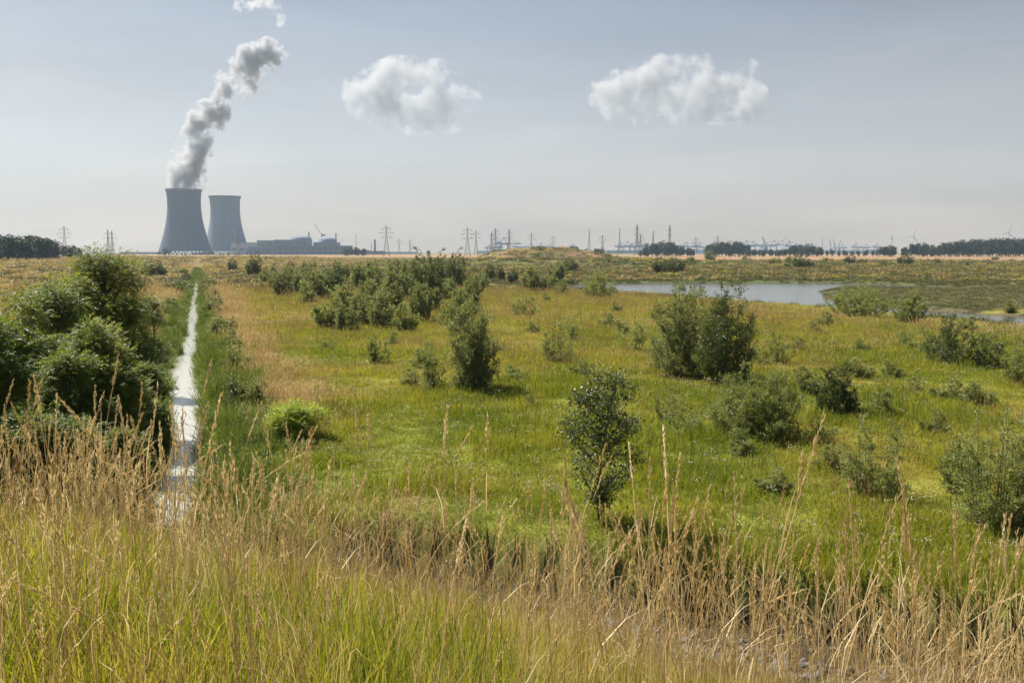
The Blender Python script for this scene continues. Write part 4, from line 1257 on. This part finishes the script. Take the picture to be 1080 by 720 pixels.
def scatter(name, protos, P, rot, scl, idx, label=None):
    coll = bpy.data.collections.new(name + '_kinds')
    for k, me in enumerate(protos):
        coll.objects.link(bpy.data.objects.new('%s_kind_%02d' % (name, k), me))
    me = bpy.data.meshes.new(name)
    n = len(P)
    me.vertices.add(n); me.vertices.foreach_set('co', np.asarray(P, np.float32).ravel())
    a = me.attributes.new('rot', 'FLOAT_VECTOR', 'POINT'); a.data.foreach_set('vector', np.asarray(rot, np.float32).ravel())
    a = me.attributes.new('scl', 'FLOAT_VECTOR', 'POINT'); a.data.foreach_set('vector', np.asarray(scl, np.float32).ravel())
    a = me.attributes.new('idx', 'INT', 'POINT'); a.data.foreach_set('value', np.asarray(idx, np.int32))
    o = bpy.data.objects.new(name, me); COL.objects.link(o)
    md = o.modifiers.new('scatter', 'NODES'); md.node_group = make_scatter_group(coll, name + '_scatter')
    tag(o, kind='stuff')
    print(name, n)
    return o
def grass_patch(seed, n, rad, h0, h1, w, mats, lean=.45, stalks=0, flowers=None):
    r = np.random.default_rng(seed)
    mb = MB()
    a = r.uniform(0, 6.28, n); q = np.sqrt(r.uniform(0, 1, n)) * rad
    P = np.stack([np.cos(a) * q, np.sin(a) * q, np.full(n, -.03)], 1)
    h = r.uniform(h0, h1, n) * (1 - .35 * (q / rad) ** 2)
    mb.blades(P, r.uniform(0, 6.28, n), h, r.uniform(.05, lean * 1.8, n), w * r.uniform(.6, 1.3, n), 0, r.uniform(0, 6.28, n))
    for k in range(stalks):
        b = np.array([r.uniform(-rad, rad) * .8, r.uniform(-rad, rad) * .8, 0])
        hh = h1 * r.uniform(.9, 1.5)
        tip = b + [r.normal(0, .12 * hh), r.normal(0, .12 * hh), hh]
        mb.tube([b, (b + tip) / 2, tip], [w * .22, w * .18, w * .12], 3, 1)
        if flowers is not None:
            mm_ = 9
            c = tip + r.normal(0, .035, (mm_, 3)) * [1, 1, .35]
            mb.leaves(c, unit(mm_, r) * [1, 1, .25], np.tile([0, 0, 1.], (mm_, 1)) + unit(mm_, r) * .3, .022, .018, 2)
        else:
            mm_ = 14
            f = r.uniform(0, 1, mm_)[:, None]
            c = tip - (tip - b) * .22 * f
            mb.leaves(c, unit(mm_, r) * .5 + [0, 0, 1], unit(mm_, r), .06, .014, 1)
    return mb.mesh('grass_patch', mats)
def sample_view(n, d0, d1, power=0.0, side=1.18, pad=3.0, r=rng):
    """points over the ground in and around the view; density falls as d**-power"""
    k = 2 - power
    u = r.uniform(0, 1, n)
    d = (d0 ** k + u * (d1 ** k - d0 ** k)) ** (1 / k)
    w = .515 * d * side + pad
    x = r.uniform(-1, 1, n) * w
    return x, d
def creek_u(x, y): return (x + CX0 + CR * y) * .95
def finish(x, y, tilt=.12, s0=.75, s1=1.3, r=rng, zs=(.8, 1.25)):
    n = len(x)
    z = terrain(x, y)
    rot = np.stack([r.normal(0, tilt, n), r.normal(0, tilt, n), r.uniform(0, 6.28, n)], 1)
    s = r.uniform(s0, s1, n)
    return np.stack([x, y, z], 1), rot, np.stack([s, s, s * r.uniform(*zs, n)], 1)
def dike_t(x, y): return DN[0] * x + DN[1] * y
def beside_view(n):
    x = rng.uniform(-9, 9, n); y = rng.uniform(-2.5, 8, n)
    k = (np.abs(x) > .64 * np.maximum(y, 0) + .9)
    return x[k], y[k]

# meadow
x, y = sample_view(52000, 17, 190, 0.75)
t_ = dike_t(x, y); u = creek_u(x, y); sd = pond_sd(x, y)
ta = tan_amount(x, y); lu = lush_amount(x, y)
gz = terrain(x, y)
inpen_ = (x > 55) & (y > 135) & (sd < 85)
ok = (t_ > 20.5) & ~((t_ > 19.4) & (t_ < 23.7) & (x > -4.5)) & ~inpen_ & (np.abs(u) > 2.6) & (sd > 1.5) & (gz > -.5)
x, y, ta, lu = x[ok], y[ok], ta[ok], lu[ok]
P, rot, scl = finish(x, y)
dist = np.hypot(x, y)
scl *= (0.85 + dist / 130)[:, None] * np.array([1, 1, .62])
scl[:, 2] *= .45 + 1.25 * sstep(.3, .72, fbm(x / 2.6, y / 2.6, 95, 3))
pick = rng.uniform(0, 1, len(x))
scl[:, 2] *= .3 + .7 * sstep(3, 26, pond_sd(x, y))
kind = np.where(pick < ta * .9, 2, np.where(pick < ta * .9 + lu, 1, 0))
protos = [grass_patch(400 + k, 120, .62, .16, .42, .014, [M['meadow'], M['tangrass'], M['flower_yellow']], .5, 3) for k in range(3)] \
    + [grass_patch(410 + k, 130, .62, .25, .62, .016, [M['lush'], M['reed'], M['flower_white']], .4, [2, 1, 2][k], True if k == 1 else None) for k in range(3)] \
    + [grass_patch(420 + k, 110, .60, .18, .48, .012, [M['tangrass'], M['straw'], M['flower_yellow']], .5, 5) for k in range(3)]
scatter('meadow_grass', protos, P, rot, scl, kind * 3 + rng.integers(0, 3, len(x)))

# reeds along both creek banks
n = 19000
y = 21.5 + (430 - 21.5) * rng.uniform(0, 1, n) ** 2.1
off = np.abs(rng.normal(0, 1, n)) * .6 + .80 - .1 * sstep(80, 160, y)
off = np.where(y > 285, off - .85 * rng.uniform(0, 1, n), off)
sgn = np.where(rng.uniform(0, 1, n) < .5, -1, 1)
off += 2.4 * (fbm(y / 4.5, sgn * 3.7, 99, 3) - .52)
off -= .7 * rng.uniform(0, 1, n) * sstep(33, 27, y)
off += np.where((sgn > 0) & (y < 75), np.abs(rng.normal(0, .9, n)), 0)
x = -CX0 - CR * y + sgn * off / .95
rg = fbm(y / 2.5, sgn * 5.0, 97, 3)
keep = rng.uniform(0, 1, n) < .25 + .75 * sstep(.35, .55, rg)
x = x + sgn * (rg - .5) * 1.1
x, y = x[keep], y[keep]
P, rot, scl = finish(x, y, .3, .6, 1.35)
ok = (P[:, 2] > WATER_CREEK - .40)
P, rot, scl = P[ok], rot[ok], scl[ok]
scl *= (1 - .3 * sstep(60, 150, P[:, 1]))[:, None] * np.array([1, 1, .85])
scl[:, 2] *= .5 + 1.1 * sstep(.3, .7, fbm(P[:, 0] / 2, P[:, 1] / 3, 96, 3))
protos = [grass_patch(430 + k, 90, .46, .45, 1.1, .020, [M['reed'], M['reed'], M['flower_white']], .55, 2) for k in range(4)]
scatter('creek_reeds', protos, P, rot, scl, rng.integers(0, 4, len(P)))

# rushes round the pond, on the peninsula and across the plain behind it
n = 26000
x = rng.uniform(-40, 240, n); y = 105 + (420 - 105) * rng.uniform(0, 1, n) ** 1.3
ok = np.abs(x) < .56 * y + 12
x, y = x[ok], y[ok]
sd = pond_sd(x, y); gz = terrain(x, y)
prob = np.where(sd < 12, 1.0, np.where(y > 190, .35 + .6 * sstep(.4, .6, fbm(x / 40, y / 18, 81)), 0.0))
inpen = (x > 55) & (y > 135) & (y < 235) & (sd < 85)
prob = np.where(inpen, 1.0, prob)
prob = np.where((y < 165) & ~inpen, np.where(sd < 6, .35, 0), prob)
ok = (rng.uniform(0, 1, len(x)) < prob) & (gz > WATER_POND + .05)
x, y = x[ok], y[ok]
pen = inpen[ok]
P, rot, scl = finish(x, y, .15, .9, 1.6)
scl *= .8
scl[:, 2] *= np.where(pen, .24, np.where(y > 235, .55, .5))
protos = [grass_patch(440 + k, 70, .9, .6, 1.5, .05, [M['farreed'], M['tangrass'], M['flower_white']], .4, 3) for k in range(4)]
scatter('shore_rushes', protos, P, rot, scl, rng.integers(0, 4, len(P)))

# tussocks over the plain beyond, on the mound and the far left field
n = 30000
y = 195 + (1000 - 195) * rng.uniform(0, 1, n) ** 1.5
x = rng.uniform(-1, 1, n) * (.56 * y + 15)
u = creek_u(x, y)
keep = (np.abs(u) > 4) & (rng.uniform(0, 1, n) < .25 + .75 * sstep(.42, .58, fbm(x / 35, y / 22, 83)))
keep &= ~((y > 820) & (x > 0)) & (pond_sd(x, y) > 8) & ((x < -20) | (y > 255))
x, y = x[keep], y[keep]
P, rot, scl = finish(x, y, .1, .9, 1.9)
scl *= np.array([2.6, 1.6, .55]) * (1 + (y / 900))[:, None] * .8
protos = [grass_patch(460 + k, 60, .9, .5, 1.2, .10, [[M['farreed'], M['tangrass'], M['meadow']][k % 3], M['tangrass'], M['flower_white']], .4, 2) for k in range(6)]
kd = np.where(x < -95, rng.choice([1, 1, 4, 2, 0], len(x)), rng.choice([0, 3, 0, 3, 2, 1], len(x)))
scatter('plain_tussocks', protos, P, rot, scl, kd)

# stones in the ditch
r3 = np.random.default_rng(9)
bmx = bmesh.new(); bmesh.ops.create_icosphere(bmx, subdivisions=2, radius=1)
sv = np.array([v.co[:] for v in bmx.verts]); sf = np.array([[v.index for v in f.verts] for f in bmx.faces]); bmx.free()
sm = []
for k in range(5):
    v = sv * r3.uniform(.7, 1.2, 3)
    for _ in range(7):
        pl_n = unit(1, r3)[0]; dd = r3.uniform(.55, .8)
        ex = np.maximum(v @ pl_n - dd, 0); v = v - ex[:, None] * pl_n
    v = v + (vnoise3(v * 3 + 9, 60 + k)[:, None] - .5) * .12
    sm.append(MB().add(v, t=sf).mesh('stone', M['stone']))
n = 1700
xx_ = r3.uniform(0, 24, n); tt = 22.9 + r3.normal(-1.9, 1.0, n)
yy_ = (tt - DN[0] * xx_) / DN[1]
P, rot, scl = finish(xx_, yy_, 1.2, .05, .16, r3)
scatter('ditch_stones', sm, P, rot, scl, r3.integers(0, 5, n))

# dike: leafy blades low down, dry stems above
def stem_mesh(seed, H, bend, head, dens=46, leaves_=2):
    r = np.random.default_rng(seed)
    mb = MB(); k = 12
    f = np.linspace(0, 1, k)
    a = r.uniform(0, 6.28); wob = r.normal(0, .012, 2)
    P = np.stack([np.cos(a) * bend * H * f ** 2.6 + wob[0] * np.sin(f * 5), np.sin(a) * bend * H * f ** 2.6 + wob[1] * np.sin(f * 4), H * (f - .3 * bend * f ** 3)], 1)
    P[0, 2] -= .05
    mb.tube(P, np.linspace(.0019, .0009, k), 3, 0)
    fs = 1 - head * r.uniform(0, 1, dens) ** 1.0
    c = np.stack([np.interp(fs, f, P[:, i_]) for i_ in range(3)], 1)
    T = np.stack([np.interp(fs, f, np.gradient(P[:, i_])) for i_ in range(3)], 1); T /= np.linalg.norm(T, axis=1, keepdims=True)
    env = np.sin(np.clip((1 - fs) / head, 0.02, 1) ** .7 * math.pi * .93 + .12)
    D = T + unit(dens, r) * (.14 + .22 * env)[:, None]
    mb.leaves(c + unit(dens, r) * (.0035 * env)[:, None], D, unit(dens, r), r.uniform(.012, .022, dens), r.uniform(.0026, .0046, dens), 0)
    for q in range(leaves_):
        ff = r.uniform(.25, .7); c0 = np.array([[np.interp(ff, f, P[:, i_]) for i_ in range(3)]])
        mb.blades(c0, np.array([r.uniform(0, 6.28)]), np.array([H * r.uniform(.14, .26)]), np.array([r.uniform(.25, .9)]), np.array([r.uniform(.002, .004)]), 0)
    return mb.mesh('dry_stem', M['straw'])
stems = [stem_mesh(500 + k, 1.0, [.04, .07, .12, .18, .05, .09, .26, .03, .14, .08, .03, .40][k], r_, 48 + 3 * k, 1 + k % 2) for k, r_ in enumerate([.14, .16, .18, .15, .12, .2, .17, .13, .15, .19, .15, .2])]

def top_limit(x, y, gz):
    """tallest stem that keeps the sward's skyline where it is: long at the left, short at the right"""
    px = 540 + x / np.maximum(y, .3) * FPX
    return px
n = 26000
x, y = sample_view(n, 1.15, 24, 1.15, 1.35, .8)
xb, yb = beside_view(13000); x = np.r_[x, xb]; y = np.r_[y, yb]
t_ = dike_t(x, y)
ok = (t_ < 19.0) & (t_ > -6)
x, y, t_ = x[ok], y[ok], t_[ok]
px = 540 + x / np.maximum(y, .3) * FPX
dens = np.interp(px, [-200, 250, 420, 560, 700, 900, 1080, 1300], [.9, .9, .85, .75, .55, .55, .6, .8])
ok = rng.uniform(0, 1, len(x)) < dens * (1 - .15 * sstep(600, 700, px) * sstep(4.5, 6.5, y))
x, y, t_ = x[ok], y[ok], t_[ok]
P, rot, scl = finish(x, y, .10, .8, 1.2, zs=(.75, 1.2))
px = 540 + x / np.maximum(y, .3) * FPX
scl *= np.interp(px, [0, 250, 500, 700, 900, 1080], [.92, .92, .84, .60, .56, .70])[:, None]
protos = [grass_patch(450 + k, 22, .13, .28, .66, .0055, [M['blade'], M['straw'], M['flower_white']], .24) for k in range(5)]
protos += [grass_patch(456 + k, 16, .12, .3, .8, .0035, [M['straw'], M['straw'], M['flower_white']], .26) for k in range(2)]
scatter('dike_grass', protos, P, rot, scl, np.where(rng.uniform(0, 1, len(x)) < np.interp(px, [0, 400, 650, 900], [.24, .26, .5, .55]), rng.integers(5, 7, len(x)), rng.integers(0, 5, len(x))))

n = 21000
x, y = sample_view(n, 2.4, 24, 1.0, 1.3, 1.0)
xb, yb = beside_view(5000); x = np.r_[x, xb]; y = np.r_[y, yb]
t_ = dike_t(x, y)
px = 540 + x / np.maximum(y, .3) * FPX
clump_ = fbm(x / .9, y / .9, 91, 3)
dens = np.interp(px, [-200, 150, 330, 470, 620, 760, 900, 1080, 1300], [.66, .66, .58, .5, .95, .8, .7, .75, .8]) * sstep(.32, .6, clump_)
ok = (t_ < 19.6) & (rng.uniform(0, 1, len(x)) < dens * (1 - .6 * sstep(600, 660, px) * sstep(960, 900, px) * sstep(4.5, 6.5, y)))
x, y = x[ok], y[ok]
P, rot, scl = finish(x, y, .075, .95, 1.05, zs=(1, 1))
px = 540 + x / np.maximum(y, .3) * FPX
hgt = np.clip(rng.normal(.93, .17, len(x)), .5, 1.42) * np.interp(px, [0, 250, 420, 540, 700, 850, 1080], [1.0, 1.0, .95, .93, 1.0, .97, .92])
scl *= hgt[:, None] ** np.array([.5, .5, 1.0])
rot[:, 1] += .05
scatter('dry_stems', stems, P, rot, scl, rng.integers(0, len(stems), len(x)))

# a few stems and weeds that stand clear of the rest
def lone(name, px, topy, d, kd, label, cat='grass stem', lean=0.0):
    p = at_y(px, topy, d); gz = ground(p[0], d)
    h = p[2] - gz
    o = bpy.data.objects.new(name, stems[kd]); COL.objects.link(o)
    o.location = (p[0], d, gz); o.rotation_euler = (0, lean, rng.uniform(0, 6.28)); o.scale = (1.3, 1.3, h)
    tag(o, label, cat, 'tall seed stems standing clear of the sward')
lone('grass_stem', 465.5, 428, 3.3, 10, 'tallest single dry seed stem, upright near the picture middle')
lone('grass_stem', 510.5, 432, 3.6, 0, 'upright dry seed stem right of the tallest one')
lone('grass_stem', 380.5, 427, 3.9, 7, 'upright dry seed stem above the green slope, left of the tallest, left of two')
lone('grass_stem', 389.5, 430, 4.0, 10, 'upright dry seed stem left of the tallest, right of two')
lone('grass_stem', 828, 468, 3.2, 4, 'high dry seed stem alone right of the young poplar')
lone('grass_stem', 687, 482, 3.4, 0, 'upright dry seed stem just right of the young poplar')
lone('grass_stem', 781, 496, 3.3, 1, 'dry seed stem halfway between the poplar and the high lone stem')
lone('grass_stem', 950, 528, 3.1, 5, 'dry seed stem below the loose pale sapling clump')
print('objects', len(sc.objects))
